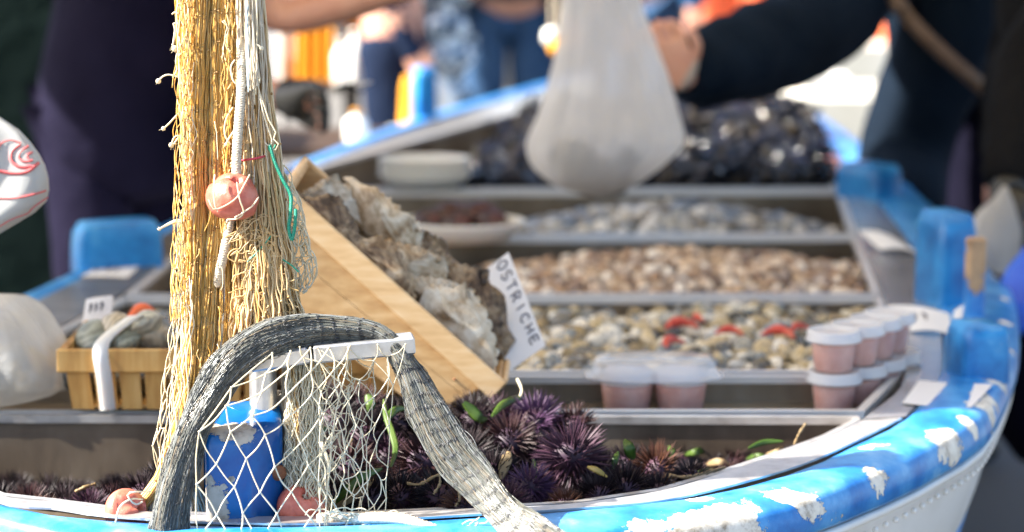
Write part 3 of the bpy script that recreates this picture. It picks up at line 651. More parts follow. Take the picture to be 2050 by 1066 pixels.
# sea grass, weed and twigs
def blade(P, w0, mat, label, cat='leaf', name='seagrass_leaf', group=None, fold=.25):
    P = cr(np.array(P), 18); n = len(P); T = np.gradient(P, axis=0); T /= np.linalg.norm(T, axis=1)[:, None]
    S = np.cross(T, (0, -1, .35)); S /= np.linalg.norm(S, axis=1)[:, None]; Nn = np.cross(S, T)
    w_ = .8 * w0 * np.sin(np.linspace(.25, math.pi - .12, n))[:, None] ** .7
    m = MB(); m.grid(np.stack([P - S * w_, P - S * w_ * .5 - Nn * w_ * fold, P, P + S * w_ * .5 - Nn * w_ * fold, P + S * w_, P + S * w_ * .5 - Nn * w_ * fold + Nn * .0006, P + Nn * .0006, P - S * w_ * .5 - Nn * w_ * fold + Nn * .0006], 1), wrap=True)
    o = m.build(name, mat, origin=tuple(P[0])); return tag(o, label, cat, group)
blade(DP([(655, 1018, 2.74), (690, 985, 2.73), (725, 955, 2.73), (765, 938, 2.76)]), .0068, LEAF, 'long pale green seagrass leaf behind the cream mesh at bottom')
blade(DP([(660, 1020, 2.75), (700, 1000, 2.75), (730, 975, 2.76), (748, 960, 2.78)]), .006, LEAF_D, 'dry tan weed strip under the long pale green leaf')
blade(DP([(782, 935, 2.80), (792, 900, 2.82), (784, 865, 2.84), (772, 830, 2.86), (768, 800, 2.88)]), .0052, LEAF, 'upright green leaf at the right edge of the cream mesh')
blade(DP([(770, 845, 2.9), (790, 822, 2.92), (812, 818, 2.94)]), .006, LEAF, 'short bent green leaf left of the grey net sleeve')
blade(DP([(928, 806, 2.98), (945, 822, 2.98), (962, 838, 2.98), (975, 840, 2.99)]), .0085, LEAF, 'broad green leaf under the corner of the tilted crate')
blade(DP([(985, 835, 2.98), (1005, 812, 3.0), (1030, 800, 3.02), (1052, 797, 3.04)]), .0062, LEAF, 'slim green leaf leaning on the steel rim by the crate')
blade(DP([(1268, 920, 2.88), (1262, 905, 2.87), (1258, 893, 2.87), (1250, 880, 2.88)]), .0085, LEAF, 'bright green oval leaf standing over the dark brown urchin')
blade(DP([(1228, 940, 2.9), (1232, 920, 2.9), (1238, 905, 2.91)]), .005, LEAF, 'small green leaf left of the bright oval leaf')
blade(DP([(1350, 925, 2.93), (1345, 905, 2.93), (1338, 892, 2.94)]), .006, LEAF, 'green leaf in the dark right part of the tray')
blade(DP([(1176, 935, 2.84), (1195, 942, 2.83), (1216, 956, 2.83)]), .0045, LEAF_Y, 'yellow leaf tip under the largest plum urchin')
blade(DP([(1500, 942, 2.93), (1530, 928, 2.93), (1565, 920, 2.94)]), .006, LEAF, 'green blade against the curved trim at right')
blade(DP([(1498, 898, 3.02), (1530, 886, 3.03), (1568, 884, 3.03)]), .0045, LEAF, 'olive blade resting on the rear wall of the front tray')
blade(DP([(1068, 920, 2.85), (1070, 940, 2.84), (1075, 960, 2.84)]), .004, LEAF, 'green sliver between the violet and wine urchins')
blade(DP([(1020, 905, 2.86), (1010, 930, 2.84), (1004, 960, 2.83)]), .009, LEAF_D, 'curled brown weed under the wine red urchin')
blade(DP([(735, 790, 2.98), (742, 808, 2.97), (738, 825, 2.97)]), .008, LEAF, 'green leaf behind the cream mesh near the bracket')
blade(DP([(618, 870, 2.9), (640, 862, 2.9), (655, 858, 2.91)]), .008, LEAF, 'olive leaf behind the cream mesh near the board')
for k, (x, y) in enumerate([(1405, 948), (1440, 925), (1478, 940), (1520, 915), (1560, 905), (1500, 890), (1395, 905), (1450, 960), (1350, 965), (1610, 880)]):
    blade([G(x - 26, y + 6, .742), G(x, y, .750), G(x + 24, y - 8 * (-1) ** k, .744)], .006, LEAF_D if k % 3 else LEAF, ['brown scrap of weed at the right end, front', 'dark weed scrap right of the reddish urchin', 'weed scrap in the middle of the right end', 'weed scrap near the olive blade', 'weed scrap in the far right corner', 'weed scrap against the rear wall at right', 'weed scrap behind the reddish urchin', 'weed scrap at the curved trim', 'weed scrap below the reddish urchin', 'last weed scrap toward the cups'][k], 'weed', 'weed_scrap')
def twig(P, r, mat, label, name='dry_twig'):
    m = MB(); P = cr(np.array(P), 16); m.tube(P, r * (1 + .3 * rng.standard_normal(16)).clip(.5, 1.6), 5, caps=True); return tag(m.build(name, mat, origin=tuple(P[0])), label, 'twig')
twig(DP([(815, 968, 2.75), (840, 970, 2.745), (868, 955, 2.74), (882, 950, 2.74)]), .0018, LEAF_D, 'crooked pale twig left of the grey net sleeve')
twig(DP([(880, 950, 2.74), (880, 970, 2.74), (868, 990, 2.74)]), .002, LEAF_D, 'short pale twig hanging from the crooked one')
twig(DP([(918, 985, 2.72), (920, 1000, 2.72), (912, 1015, 2.72)]), .0016, LEAF_D, 'thin pale twig over the rust orange urchin')
twig(DP([(1332, 952, 2.9), (1380, 955, 2.88), (1430, 942, 2.9), (1452, 935, 2.92)]), .0022, LEAF_D, 'long brown twig lying at the right end of the tray')
twig(DP([(1590, 890, 3.0), (1600, 868, 3.03), (1612, 850, 3.06)]), .0016, LEAF_D, 'dark stalk leaning on the rear wall at right')
twig(DP([(1040, 800, 3.03), (1044, 780, 3.05), (1036, 760, 3.1)]), .0016, CREAM, 'loose cream fibre hanging below the crate corner', 'loose_fibre')
twig(DP([(668, 930, 2.8), (690, 905, 2.8), (705, 880, 2.82)]), .0015, LEAF_D, 'brown stalk behind the middle of the mesh')
twig(DP([(150, 985, 2.85), (172, 975, 2.85), (190, 970, 2.86)]), .0022, LEAF_D, 'pale stub of weed at the left end of the tray')

# ------------------------------------------------------------------ cups, tub, plates, cards
CUPZ = ZD - .033
def cup_proto(label):
    root = empty('portion_cup', (0, 0, 0), label, 'cup', 'stacked lidded cups of pink urchin roe')
    m = MB(); m.lathe([(.0225, 0), (.0245, .004), (.0285, .034), (.0290, .0375)], seg=32, capt=False); m.build('cup_wall', CUP, root)
    m = MB(); m.lathe([(.0210, .0015), (.0232, .005), (.0266, .0300), (.0255, .0312), (.0, .0305)], seg=32, capt=False); m.build('roe', ROE, root)
    m = MB(); m.lathe([(.0292, .0345), (.0345, .0350), (.0352, .0362), (.0345, .0378), (.0335, .0382), (.0332, .0450), (.0322, .0470), (.0300, .0476), (.0290, .0455), (.0, .0450)], seg=40, capb=False, capt=False); m.build('lid', LID, root)
    return root
cup0 = cup_proto('front lower cup of the lidded cup stacks, nearest the tray edge')
CH = .0462 * 1.27
cups = [(1669, 806, 0, None), (1666, 806, 1, 'front upper cup of pink roe with a frosted lid'), (1720, 791, 0, 'lower cup in the second stack from the front'), (1713, 791, 1, 'upper cup in the second stack from the front'),
        (1758, 777, 0, 'lower cup in the third stack from the front'), (1748, 777, 1, 'upper cup in the third stack from the front'), (1789, 764, 0, 'lower cup in the rearmost stack'), (1776, 764, 1, 'upper cup in the rearmost stack, farthest right')]
for i, (x, y, lv, lb) in enumerate(cups):
    o = cup0 if i == 0 else clone(cup0)
    p = G(x, y + 20, CUPZ); o.location = (p[0], p[1], CUPZ + lv * CH); o.scale = (1.12, 1.12, 1.27); o.rotation_euler = (0, 0, random.random() * 6)
    if lb: o['label'] = lb
tp = G(1312, 838, CUPZ)
tub = empty('twin_tub', tuple(tp), 'clear twin tub with domed lid over two rounds of pink roe', 'tub')
tub.location = (tp[0], tp[1] + .045, CUPZ)
for s in (-1, 1):
    o_ = np.array(tub.location) + (s * .0375, 0, 0)
    m = MB(); m.lathe([(.030, 0), (.0325, .003), (.0385, .055)], o_, 36, capt=False); m.build('cup_wall', CUP, tub)
    m = MB(); m.lathe([(.0290, .0015), (.0312, .004), (.0355, .038), (.034, .040), (.0, .040)], o_, 36, capt=False); m.build('roe', ROE, tub)
    m = MB(); m.lathe([(.0362, .042), (.0366, .056), (.033, .060), (.012, .064), (0, .0645)], o_, 36, capb=False, capt=False); m.build('inner_lid', LID, tub)
m = MB(); prof_ = [(1.0, .050), (1.06, .051), (1.07, .054), (1.0, .056), (.97, .060), (.93, .072), (.85, .078), (.4, .0795), (.0, .08)]
a = np.linspace(0, 2 * math.pi, 56, endpoint=False); ln = []
for k, z in prof_:
    ln.append([(np.array(tub.location) + (k * (.092 * math.copysign(abs(math.cos(t)) ** .7, math.cos(t))), k * .054 * math.copysign(abs(math.sin(t)) ** .8, math.sin(t)), z)) for t in a])
m.grid(np.array(ln), wrap=True); m.build('domed_lid', CLEAR, tub)

def plate(c, rx, ry, h_, name, label, group=None, mat=PLASTIC_W):
    m = MB(); m.lathe([(.60, 0), (.74, .0), (.92, h_ * .7), (.985, h_ * .93), (1.0, h_), (.985, h_ + .0025), (.95, h_ * .97), (.88, h_ * .66), (.72, .003), (.0, .003)], c, 48, sx=rx, sy=ry, capt=False)
    return tag(m.build(name, mat, origin=tuple(c)), label, 'plate', group)
pl = G(850, 378, ZD + .006)
for k in range(4): plate(pl + (0, .02, .012 * k + .003), .106, .075, .028, 'oval_dish', ['lowest of the stacked white oval dishes', 'second from the bottom of the stacked white dishes', 'third from the bottom of the stacked white dishes', 'topmost of the stacked white oval dishes, empty'][k], 'stacked white oval dishes by the mussels')
dp_ = G(922, 482, ZD + .010)
plate(dp_ + (0, .02, 0), .126, .10, .036, 'oval_dish', 'white oval dish holding dark reddish sea squirts behind the oysters')
for i, (x, y, s, r) in enumerate([(880, 430, .036, 0), (930, 425, .042, 1), (975, 437, .034, 2), (905, 445, .034, 1), (850, 440, .034, 3), (955, 415, .033, 0), (895, 412, .030, 2)]):
    m = MB(); m.ball((0, 0, 0), (s, s * .8, s * .62), seg=18, rings=11); V = m.V[0]; nrm = V / np.linalg.norm(V, axis=1)[:, None]
    m.V[0] = V * (1 + .12 * np.sin(nrm[:, :1] * 9 + i) * np.cos(nrm[:, 1:2] * 8 + r) + .10 * np.sin(nrm[:, 2:] * 11 + i))
    p = dp_ + (np.array(((x - 915) / FPX * dp_[1], .02 + (445 - y) * .0016,   .030 + (445 - y) * .0006)))
    o = m.build('sea_squirt', M_noise('sea_squirt_skin', [(.012, .006, .006), (.035, .012, .010), (.20, .05, .022)], 34, .35, 0, (70, .7, .006)) if i == 0 else bpy.data.materials['sea_squirt_skin'], origin=(0, 0, 0)); o.location = p
    tag(o, 'dark reddish knobbly sea squirt, ' + ['left of the pile', 'large one at the middle', 'right end of the pile', 'front middle of the pile', 'leftmost on the dish', 'back right of the pile', 'small one at the back'][i] + ' on the white dish', 'sea squirt', 'sea squirts on the white dish')

def card(corners, label, strokes=(), curl=0, name='price_card', n=10, th=.0006):
    c = [np.array(k) for k in corners]                    # tl, tr, br, bl
    def at(u, v):
        p = (c[0] * (1 - u) + c[1] * u) * (1 - v) + (c[3] * (1 - u) + c[2] * u) * v
        nn = np.cross(c[1] - c[0], c[3] - c[0]); nn /= np.linalg.norm(nn); nn = nn if nn[2] > 0 or nn[1] < 0 else -nn
        return p + nn * curl * math.sin(math.pi * u) , nn
    m = MB(); g = np.array([[at(u, v)[0] for v in np.linspace(0, 1, 4)] for u in np.linspace(0, 1, n)]); nn = at(.5, .5)[1]
    m.grid(g); m.grid((g - nn * th)[:, ::-1])
    o = m.build(name, PAPER, origin=tuple(c[3])); tag(o, label, 'price card')
    if len(strokes):
        k = MB()
        for s in strokes:
            P = np.array([at(*q)[0] + at(*q)[1] * .0007 for q in s]); k.tube(P if len(P) < 3 else cr(P, 4 * len(P)), .0011, 4)
        k.build('handwriting', INK, o)
    return o
def scrawl(us, v0=.25, v1=.7):
    out = []
    for i, u in enumerate(us):
        out.append([(u, v0), (u + .03, (v0 + v1) / 2), (u + .01, v1)]); out.append([(u, v0), (u + .06, v0 + .05 * (i % 2)), (u + .05, v1 - .1)])
    return out
zc = ZD + .0085
card([G(1840, 762, zc), G(1988, 770, zc + .008), G(1945, 816, zc + .004), G(1806, 808, zc)], 'flat white price card on the blue rail beside the cups', scrawl((.2, .34, .5, .62), .35, .75), .0015)
card([D(1775, 612, 3.86), D(1900, 628, 3.80), D(1908, 672, 3.74), D(1822, 664, 3.76)], 'curled white price card behind the lidded cup stacks', scrawl((.3, .5), .3, .6), .006)
card([D(1718, 462, 4.66), D(1800, 482, 4.62), D(1846, 512, 4.52), D(1762, 500, 4.56)], 'bent white price card on the right deck plate, middle tray', (), .008)
card([D(1660, 430, 4.95), D(1700, 428, 4.95), D(1706, 462, 4.93), D(1664, 462, 4.93)][:4], 'small orange tinted card at the right end of the farthest clam tray', (), .002) if False else None
card([G(185, 525, zc), G(287, 527, zc), G(255, 556, zc), G(150, 555, zc)], 'flat white price card on the left deck plate', scrawl((.25, .45, .6), .3, .7), .001)
card([D(172, 600, 3.42), D(226, 592, 3.42), D(222, 645, 3.40), D(164, 652, 3.40)], 'white price tag stuck in the left wooden basket', scrawl((.2, .4, .6), .25, .55), .002)
card([D(1910, 622, 3.72), D(1930, 610, 3.74), D(1922, 668, 3.66), D(1904, 672, 3.66)], 'narrow white slip of paper against the blue cleat', (), .001)
# the OSTRICHE card among the oysters
oc = [D(1018, 505, 3.40), D(1092, 692, 3.28), D(1022, 742, 3.24), D(938, 566, 3.36)]
G_ = {'O': [[(.5, 0), (.1, .3), (.1, .7), (.5, 1), (.9, .7), (.9, .3), (.5, 0)]], 'S': [[(.85, .12), (.5, 0), (.15, .2), (.3, .45), (.7, .58), (.85, .8), (.5, 1), (.12, .88)]], 'T': [[(.05, .02), (.95, .02)], [(.5, .02), (.5, 1)]],
      'R': [[(.15, 1), (.15, .02), (.7, .05), (.85, .25), (.65, .48), (.15, .5)], [(.45, .5), (.9, 1)]], 'I': [[(.5, 0), (.5, 1)]], 'C': [[(.9, .15), (.5, 0), (.12, .3), (.12, .7), (.5, 1), (.9, .86)]],
      'H': [[(.15, 0), (.15, 1)], [(.85, 0), (.85, 1)], [(.15, .5), (.85, .5)]], 'E': [[(.85, .02), (.15, .02), (.15, 1), (.88, 1)], [(.15, .5), (.7, .5)]]}
st = []
for i, ch in enumerate('OSTRICHE'):
    for s in G_[ch]:
        s = s if len(s) == 2 else [tuple(p) for p in s]
        st.append([(.03 + i * .117 + p[0] * .085, .10 + p[1] * (.24 - .006 * i)) for p in s])
card(oc, 'white card handwritten OSTRICHE leaning on the oysters', st, 0, 'sign_card')

# ------------------------------------------------------------------ tilted oyster crate
L_ = np.array((.735, .02, -.678)); L_ /= np.linalg.norm(L_)
W_ = np.array((.16, .98, -.05)); W_ -= L_ * (L_ @ W_); W_ /= np.linalg.norm(W_)
N_ = np.cross(L_, W_); N_ = N_ if N_[2] > 0 else -N_
LEN, WID, HGT = .362, .19, .108
cb = D(1003, 753, 3.16) - N_ * HGT                       # foot of the lower front corner, resting on the rim
crate = empty('oyster_crate', tuple(cb), 'pale thin-sided wooden crate of oysters tilted on its corner', 'crate')
Rc = np.stack([L_, W_, N_], 1)
def cpos(l, w_, n_): return cb + L_ * l + W_ * w_ + N_ * n_
def cboard(l, w_, n_, s, name, mat=WOOD_PALE, **kw):
    m = MB(); m.box(cpos(l, w_, n_), s, Rc, bev=.0015); return m.build(name, mat, crate, smooth=False, **kw)
WOOD_SIDE = M_noise('thin_peeled_wood', [(.42, .23, .09), (.58, .36, .16), (.70, .48, .25)], 8, .6, 0, (40, .25, .001), sc=(3, 9, 9))
def cplate(P, t, name, mat=WOOD_SIDE):                    # four (l, w, n) corners and a thickness vector
    a = [cpos(*p) for p in P]; t = L_ * t[0] + W_ * t[1] + N_ * t[2]; m = MB(); m.add(a + [p + t for p in a], [(3, 2, 1, 0), (4, 5, 6, 7), (0, 1, 5, 4), (1, 2, 6, 5), (2, 3, 7, 6), (3, 0, 4, 7)]); return m.build(name, mat, crate, smooth=False)
SK = .036; n0, n1 = -.022, .004                           # flared end, bottom edge at both ends
def bn(l): return n0 + (n1 - n0) * (l + LEN) / (LEN - SK)
for w_ in (0, WID):
    o_ = -.004 if w_ == 0 else .004
    for k in range(2):                                   # two wide thin boards one above the other
        def q(l, f): return (l, w_, bn(l) + (HGT - .004 - bn(l)) * f)
        f0, f1 = (0, .50) if k == 0 else (.506, 1); x0 = -SK * (1 - f0); x1 = -SK * (1 - f1)
        cplate([q(-LEN, f0), q(x0, f0), q(x1, f1), q(-LEN, f1)], (0, o_, 0), 'side_board')
    cboard(-LEN / 2 + .002, w_ + (-.0078 if w_ == 0 else .0078), HGT - .015, (LEN + .016, .0072, .030), 'rim_slat')
cplate([(-SK, .001, n1), (-SK, WID - .001, n1), (0, WID - .001, HGT - .004), (0, .001, HGT - .004)], (.004, 0, 0), 'end_board')
cplate([(-LEN, .001, n0), (-LEN, WID - .001, n0), (-LEN, WID - .001, HGT - .004), (-LEN, .001, HGT - .004)], (-.004, 0, 0), 'end_board')
cboard(.0085, WID / 2, HGT - .015, (.0070, WID + .004, .033), 'rim_slat'); cboard(-LEN - .0085, WID / 2, HGT - .015, (.0070, WID + .004, .033), 'rim_slat')
for k in range(5):
    a0, a1 = WID * k / 5 + .0015, WID * (k + 1) / 5 - .0015
    cplate([(-LEN + .002, a0, n0), (-SK - .002, a0, n1), (-SK - .002, a1, n1), (-LEN + .002, a1, n0)], (0, 0, -.003), 'bottom_slat')
for l_, n_ in ((-.012, .020), (-.030, .06), (-.010, .085), (-LEN + .012, .03), (-LEN + .012, .085)):
    m = MB(); m.ball(cpos(l_ - .012, -.0046, n_ + .004), .0018, seg=6, rings=4); m.build('nail', RUST, crate)
def oyster(l, w_, n_, L, W, H, yaw, label, seed, tilt=0, roll=0):
    r = np.random.default_rng(seed); m = MB(); K = 8; n = 44; a = np.linspace(0, 2 * np.pi, n, endpoint=False); ph = r.uniform(0, 6.28, 8); rows = []
    def ring(s, z, f, k):                                 # one growth plate's edge, shifted towards the hinge as it rises
        fr = 1 + f * (np.sin(3 * a + ph[0] + k * .7) + .7 * np.sin(5 * a + ph[1] - k * 1.3) + .6 * np.sin(9 * a + ph[2] + 2.1 * k)) / 2.3
        x = np.cos(a); y = np.sin(a) * (.80 + .24 * np.cos(a) - .10 * np.cos(a) ** 2)
        xx = (x * s * fr * .5 - (1 - s) * .26) * L; yy = y * s * fr * .5 * W + .07 * W * np.sin(2.2 * x + ph[3])
        zz = z + .09 * H * f / .1 * np.sin(4 * a + ph[4] + k) - .16 * H * x ** 2 * s
        return np.c_[xx, yy, zz * np.ones(n)]
    for s_, z in ((.02, -.46), (.45, -.42), (.80, -.25), (.97, -.04)): rows.append(ring(s_, z * H, .04, 0))
    for k in range(K):
        s_ = 1 - .86 * (k / (K - 1)) ** 1.15; z0_ = H * .52 * (1 - (1 - k / K) ** 1.7); z1_ = H * .52 * (1 - (1 - (k + 1) / K) ** 1.7)
        rows.append(ring(s_, z0_, .11, k)); rows.append(ring(s_ * .985, z0_ + .05 * H, .11, k)); rows.append(ring(s_ * .90, z1_ - .02 * H, .05, k))
    rows.append(ring(.02, H * .55, .02, K)); m.grid(np.array(rows), wrap=True)
    Rl = Rc @ np.array(Matrix.Rotation(yaw, 3, 'Z') @ Matrix.Rotation(tilt, 3, 'Y') @ Matrix.Rotation(roll, 3, 'X'))
    m.V[0] = m.V[0] @ Rl.T
    o = m.build('oyster', OYSTER, origin=(0, 0, 0)); o.location = cpos(l, w_, n_ + HGT - .086); return tag(o, label, 'oyster', 'oysters in the tilted crate')
oyster(-.285, .032, .080, .120, .056, .050, .10, 'slim brown oyster at the top left of the crate', 1, .05, -.25)
oyster(-.240, .125, .108, .150, .085, .060, 2.95, 'long rough oyster standing highest along the back of the crate', 2, -.22, .30)
oyster(-.200, .026, .082, .120, .058, .052, .12, 'narrow dark oyster along the near rim in the middle', 3, .10, -.45)
oyster(-.178, .085, .100, .115, .062, .050, 3.0, 'thin oyster wedged between the middle ones', 4, .12, -.1)
oyster(-.070, .040, .090, .150, .082, .070, .06, 'large pale crusted oyster at the near lower end', 5, .16, -.40)
oyster(-.060, .130, .108, .150, .098, .060, -.16, 'broad flat cream oyster in front of the handwritten card', 6, .12, .20)
oyster(-.300, .120, .088, .100, .070, .055, .3, 'dark knobbly oyster at the top end of the crate', 7, -.35, .2)
oyster(-.155, .150, .108, .120, .074, .055, .2, 'small oyster half hidden behind the long one', 8, -.1, .35)
oyster(-.130, .062, .094, .110, .056, .048, 2.9, 'small tan oyster between the large pale one and the thin one', 9, .2, -.3)
for k, (l, w_) in enumerate([(-.06, .06), (-.06, .14), (-.15, .06), (-.22, .06), (-.22, .14), (-.28, .06), (-.28, .14), (-.15, .14)]): oyster(l, w_, .045, .15, .085, .055, random.uniform(-.3, .3), 'oyster in the lower layer of the tilted crate', 20 + k)

# baskets of upright staves
def basket(x0, x1, yt, yb, d, depth, label, name='wooden_basket', sq=.93, mat=WOOD_AMBER):
    a, b = D(x0, yb, d), D(x1, yb, d); h_ = D(x0, yt, d)[2] - a[2]; c = (a + b) / 2; Lx = b[0] - a[0]
    base = np.array((c[0], c[1] + depth / 2, a[2])); root = empty(name, tuple(base), label, 'basket')
    def face(o_, ux, uy, length, inner):
        n = max(3, int(length / .034))
        for k in range(n):
            t0 = -.5 + k / n + .012; t1 = -.5 + (k + 1) / n - .012; P = []
            for z, e in ((0, sq), (h_, 1.0)):
                for off in (0, inner):
                    P.append([(o_ * e + ux * length * t * e + uy * off) + (0, 0, z) for t in (t0, t1)])
            b0, b1, t0_, t1_ = P; m = MB(); m.add(np.array([b0[0], b0[1], b1[1], b1[0], t0_[0], t0_[1], t1_[1], t1_[0]]) + base, [(3, 2, 1, 0), (4, 5, 6, 7), (0, 1, 5, 4), (1, 2, 6, 5), (2, 3, 7, 6), (3, 0, 4, 7)])
            m.build('stave', mat, root, smooth=False)
    X = np.array((1., 0, 0)); Y = np.array((0, 1., 0))
    face(np.array((0, -depth / 2, 0)), X, -Y, Lx, -.003); face(np.array((0, depth / 2, 0)), X, Y, Lx, -.003)
    face(np.array((-Lx / 2, 0, 0)), Y, -X, depth, -.003); face(np.array((Lx / 2, 0, 0)), Y, X, depth, -.003)
    for sy in (-1, 1):
        m = MB(); m.box(base + (0, sy * (depth / 2 + .0028), h_ - .014), (Lx + .014, .005, .032), bev=.002); m.build('rim_slat', mat, root, smooth=False)
    for sx in (-1, 1):
        m = MB(); m.box(base + (sx * (Lx / 2 + .0028), 0, h_ - .014), (.005, depth - .004, .032), bev=.002); m.build('rim_slat', mat, root, smooth=False)
    m = MB(); m.box(base + (0, 0, .004), (Lx * sq - .006, depth * sq - .006, .004)); m.build('basket_floor', mat, root, smooth=False)
    return root, base, Lx, h_
bk, bb, bL, bh = basket(128, 545, 697, 822, 3.20, .20, 'amber stave basket of shellfish with a white band across it')
band = MB(); bx = D(213, 760, 3.20)[0]
P = np.array([(bx + .002, bb[1] - .1 * .93 - .006, bb[2] + .0), (bx, bb[1] - .1 - .009, bb[2] + bh * .55), (bx - .004, bb[1] - .1 - .0095, bb[2] + bh - .004), (bx - .001, bb[1] - .1 + .004, bb[2] + bh + .012), (bx + .018, bb[1] - .06, bb[2] + bh + .026), (bx + .034, bb[1] - .02, bb[2] + bh + .032), (bx + .05, bb[1] + .06, bb[2] + bh + .012)])
P = cr(P, 30); S = np.array((.0095, .004, 0)); band.grid(np.stack([P - S, P + S, P + S + (0, -.0008, .0006), P - S + (0, -.0008, .0006)], 1), wrap=True); band.build('white_band', PLASTIC_W, bk)
for i, (x, y, s, lb) in enumerate([(190, 668, .05, 'grey green shell at the left of the amber basket'), (250, 672, .05, 'grey green shell beside the white band'), (300, 668, .052, 'pale green shell near the hanging net'), (335, 675, .045, 'dark striped shell under the net fringe'), (225, 650, .042, 'small pale shell behind the price tag'), (290, 645, .045, 'tan shell at the back of the amber basket'), (400, 672, .05, 'shell in the basket hidden by the golden net'), (470, 672, .05, 'shell at the hidden end of the basket')]):
    m = clam_mesh(s * 1.5, s * 1.15, s * .8, 18, 10); p = D(x, y + 6, 3.27 + .012 * (i % 4))
    o = m.build('mixed_shell', [shell('green_grey_shell', [(.34, .36, .28), (.22, .24, .20), (.46, .46, .38), (.15, .16, .16), (.40, .34, .24)], 50)][0] if i == 0 else bpy.data.materials['green_grey_shell'], origin=(0, 0, 0))
    o.location = p; o.rotation_euler = (random.gauss(.5, .4), random.gauss(0, .4), random.uniform(0, 6)); tag(o, lb, 'shell', 'shells in the amber basket')
for x, y, d in [(165, 745, 3.27), (230, 745, 3.27), (300, 745, 3.27), (370, 745, 3.27), (440, 745, 3.27), (500, 745, 3.27)]:
    m = clam_mesh(.09, .075, .06, 12, 7); o = m.build('mixed_shell', bpy.data.materials['green_grey_shell'], origin=(0, 0, 0)); o.location = D(x, y, d); tag(o, 'shell in the lower layer of the amber basket', 'shell', 'shells in the amber basket')
# amber prawn heads showing orange at the back
m = MB()
P = cr(DP([(265, 645, 3.40), (280, 622, 3.40), (295, 625, 3.40), (305, 645, 3.40)]), 14); m.tube(P, .010, 8, caps=True)
tag(m.build('orange_prawn', SALMON, origin=tuple(P[0])), 'orange prawn at the back of the amber basket', 'prawn')
basket(570, 800, 702, 792, 3.24, .16, 'second amber basket propping the tilted crate behind the bracket')

# ------------------------------------------------------------------ plastic bags
def soft(rings_, n=40, wr=.06, seed=0, k=7, pleat=0):
    """rings_: (centre xyz, rx, ry) from the bottom up; wrinkled."""
    r = np.random.default_rng(seed); out = []; ph = r.uniform(0, 6.28, 12); a = np.linspace(0, 2 * np.pi, n, endpoint=False)
    R_ = cr(np.array([(*c, x, y) for c, x, y in rings_]), 34)
    for i, q in enumerate(R_):
        t = i / 33; f = 1 + wr * (np.sin(k * a + ph[0] + 3 * t) + .7 * np.sin((k + 4) * a + ph[1] - 5 * t + 2 * np.sin(3 * t + ph[2])) + .5 * np.sin(3 * a + ph[3] + 6 * t)) * (.35 + .65 * t)
        if pleat: f = f + pleat * (.25 + t) * (np.abs(np.sin(6.5 * a + ph[5] + .8 * np.sin(2 * t + ph[6]))) + .6 * np.abs(np.sin(11.5 * a + ph[7] - t)) - 1.0)
        out.append(np.c_[q[0] + q[3] * np.cos(a) * f, q[1] + q[4] * np.sin(a) * f, np.full(n, q[2]) + .006 * np.sin(2 * a + ph[4] + 8 * t)])
    return np.array(out)
dB = 4.72
def bagpt(x, y): return tuple(D(x, y, dB))
sc_ = dB / FPX
bag = empty('shellfish_bag', bagpt(1215, 390), 'white translucent plastic bag full of shellfish held out over the trays', 'plastic bag')
rings_ = [(bagpt(1195, 388), .012, .012), (bagpt(1195, 384), 50 * sc_, .045), (bagpt(1192, 372), 88 * sc_, .07), (bagpt(1195, 340), 128 * sc_, .10), (bagpt(1208, 300), 155 * sc_, .11), (bagpt(1214, 272), 156 * sc_, .11), (bagpt(1217, 228), 142 * sc_, .09), (bagpt(1217, 150), 120 * sc_, .065), (bagpt(1212, 80), 98 * sc_, .05), (bagpt(1204, 10), 80 * sc_, .04), (bagpt(1204, -60), 64 * sc_, .035), (bagpt(1200, -130), 40 * sc_, .025), (bagpt(1198, -190), 26 * sc_, .02)]
m = MB(); m.grid(soft(rings_, 140, .03, 3, 5, .045), wrap=True); m.build('bag_skin', BAG, bag)
m = MB()                                                  # what weighs the bag down, pressing against its skin
ry_ = sorted([(project(c)[1], (x / sc_, y)) for c, x, y in rings_[1:7]])
for k in range(230):
    y = random.uniform(292, 372); hw = np.interp(y, [q[0] for q in ry_], [q[1][0] for q in ry_]); rd = np.interp(y, [q[0] for q in ry_], [q[1][1] for q in ry_]); u = random.uniform(-.72, .55)
    if y < 318 + 26 * math.sin(u * 5 + 1): continue
    q = clam_mesh(.052, .042, .024, 10, 6); m.add(q.V[0] @ np.array(rot_rand(.9)).T + D(1203 + u * (hw - 14) * .86, y, dB - .60 * rd * math.sqrt(1 - u * u)), q.F[0][0])
    for f, _ in q.F[1:]: m.F.append((f + m.n - len(q.V[0]), 0))
m.build('bagged_shells', MUSSEL, bag, kind='stuff')
# bag lying at the left edge, and the printed bag above it
dl = 3.28
lb_ = empty('lumpy_bag', tuple(D(30, 790, dl)), 'lumpy clear plastic bag of shellfish at the left edge', 'plastic bag')
s_ = dl / FPX
m = MB(); m.grid(soft([(tuple(D(10, 792, dl)), .02, .02), (tuple(D(10, 785, dl)), 130 * s_, .07), (tuple(D(5, 740, dl)), 150 * s_, .10), (tuple(D(0, 690, dl)), 132 * s_, .10), (tuple(D(-5, 650, dl)), 112 * s_, .09), (tuple(D(-8, 618, dl)), 85 * s_, .07), (tuple(D(-10, 600, dl)), 40 * s_, .03), (tuple(D(-10, 596, dl)), .002, .002)], 110, .06, 5, 5, .05), wrap=True)
m.build('bag_skin', BAG_CLEAR, lb_)
m = MB()
for k in range(16):
    q = clam_mesh(.06, .05, .035, 10, 6); m.add(q.V[0] @ np.array(rot_rand(.9)).T + D(random.uniform(-80, 100), random.uniform(715, 770), dl + random.uniform(-.02, .04)), q.F[0][0])
    for f, _ in q.F[1:]: m.F.append((f + m.n - len(q.V[0]), 0))
m.build('bagged_shells', CLAM, lb_, kind='stuff')
dp = 3.05; s_ = dp / FPX
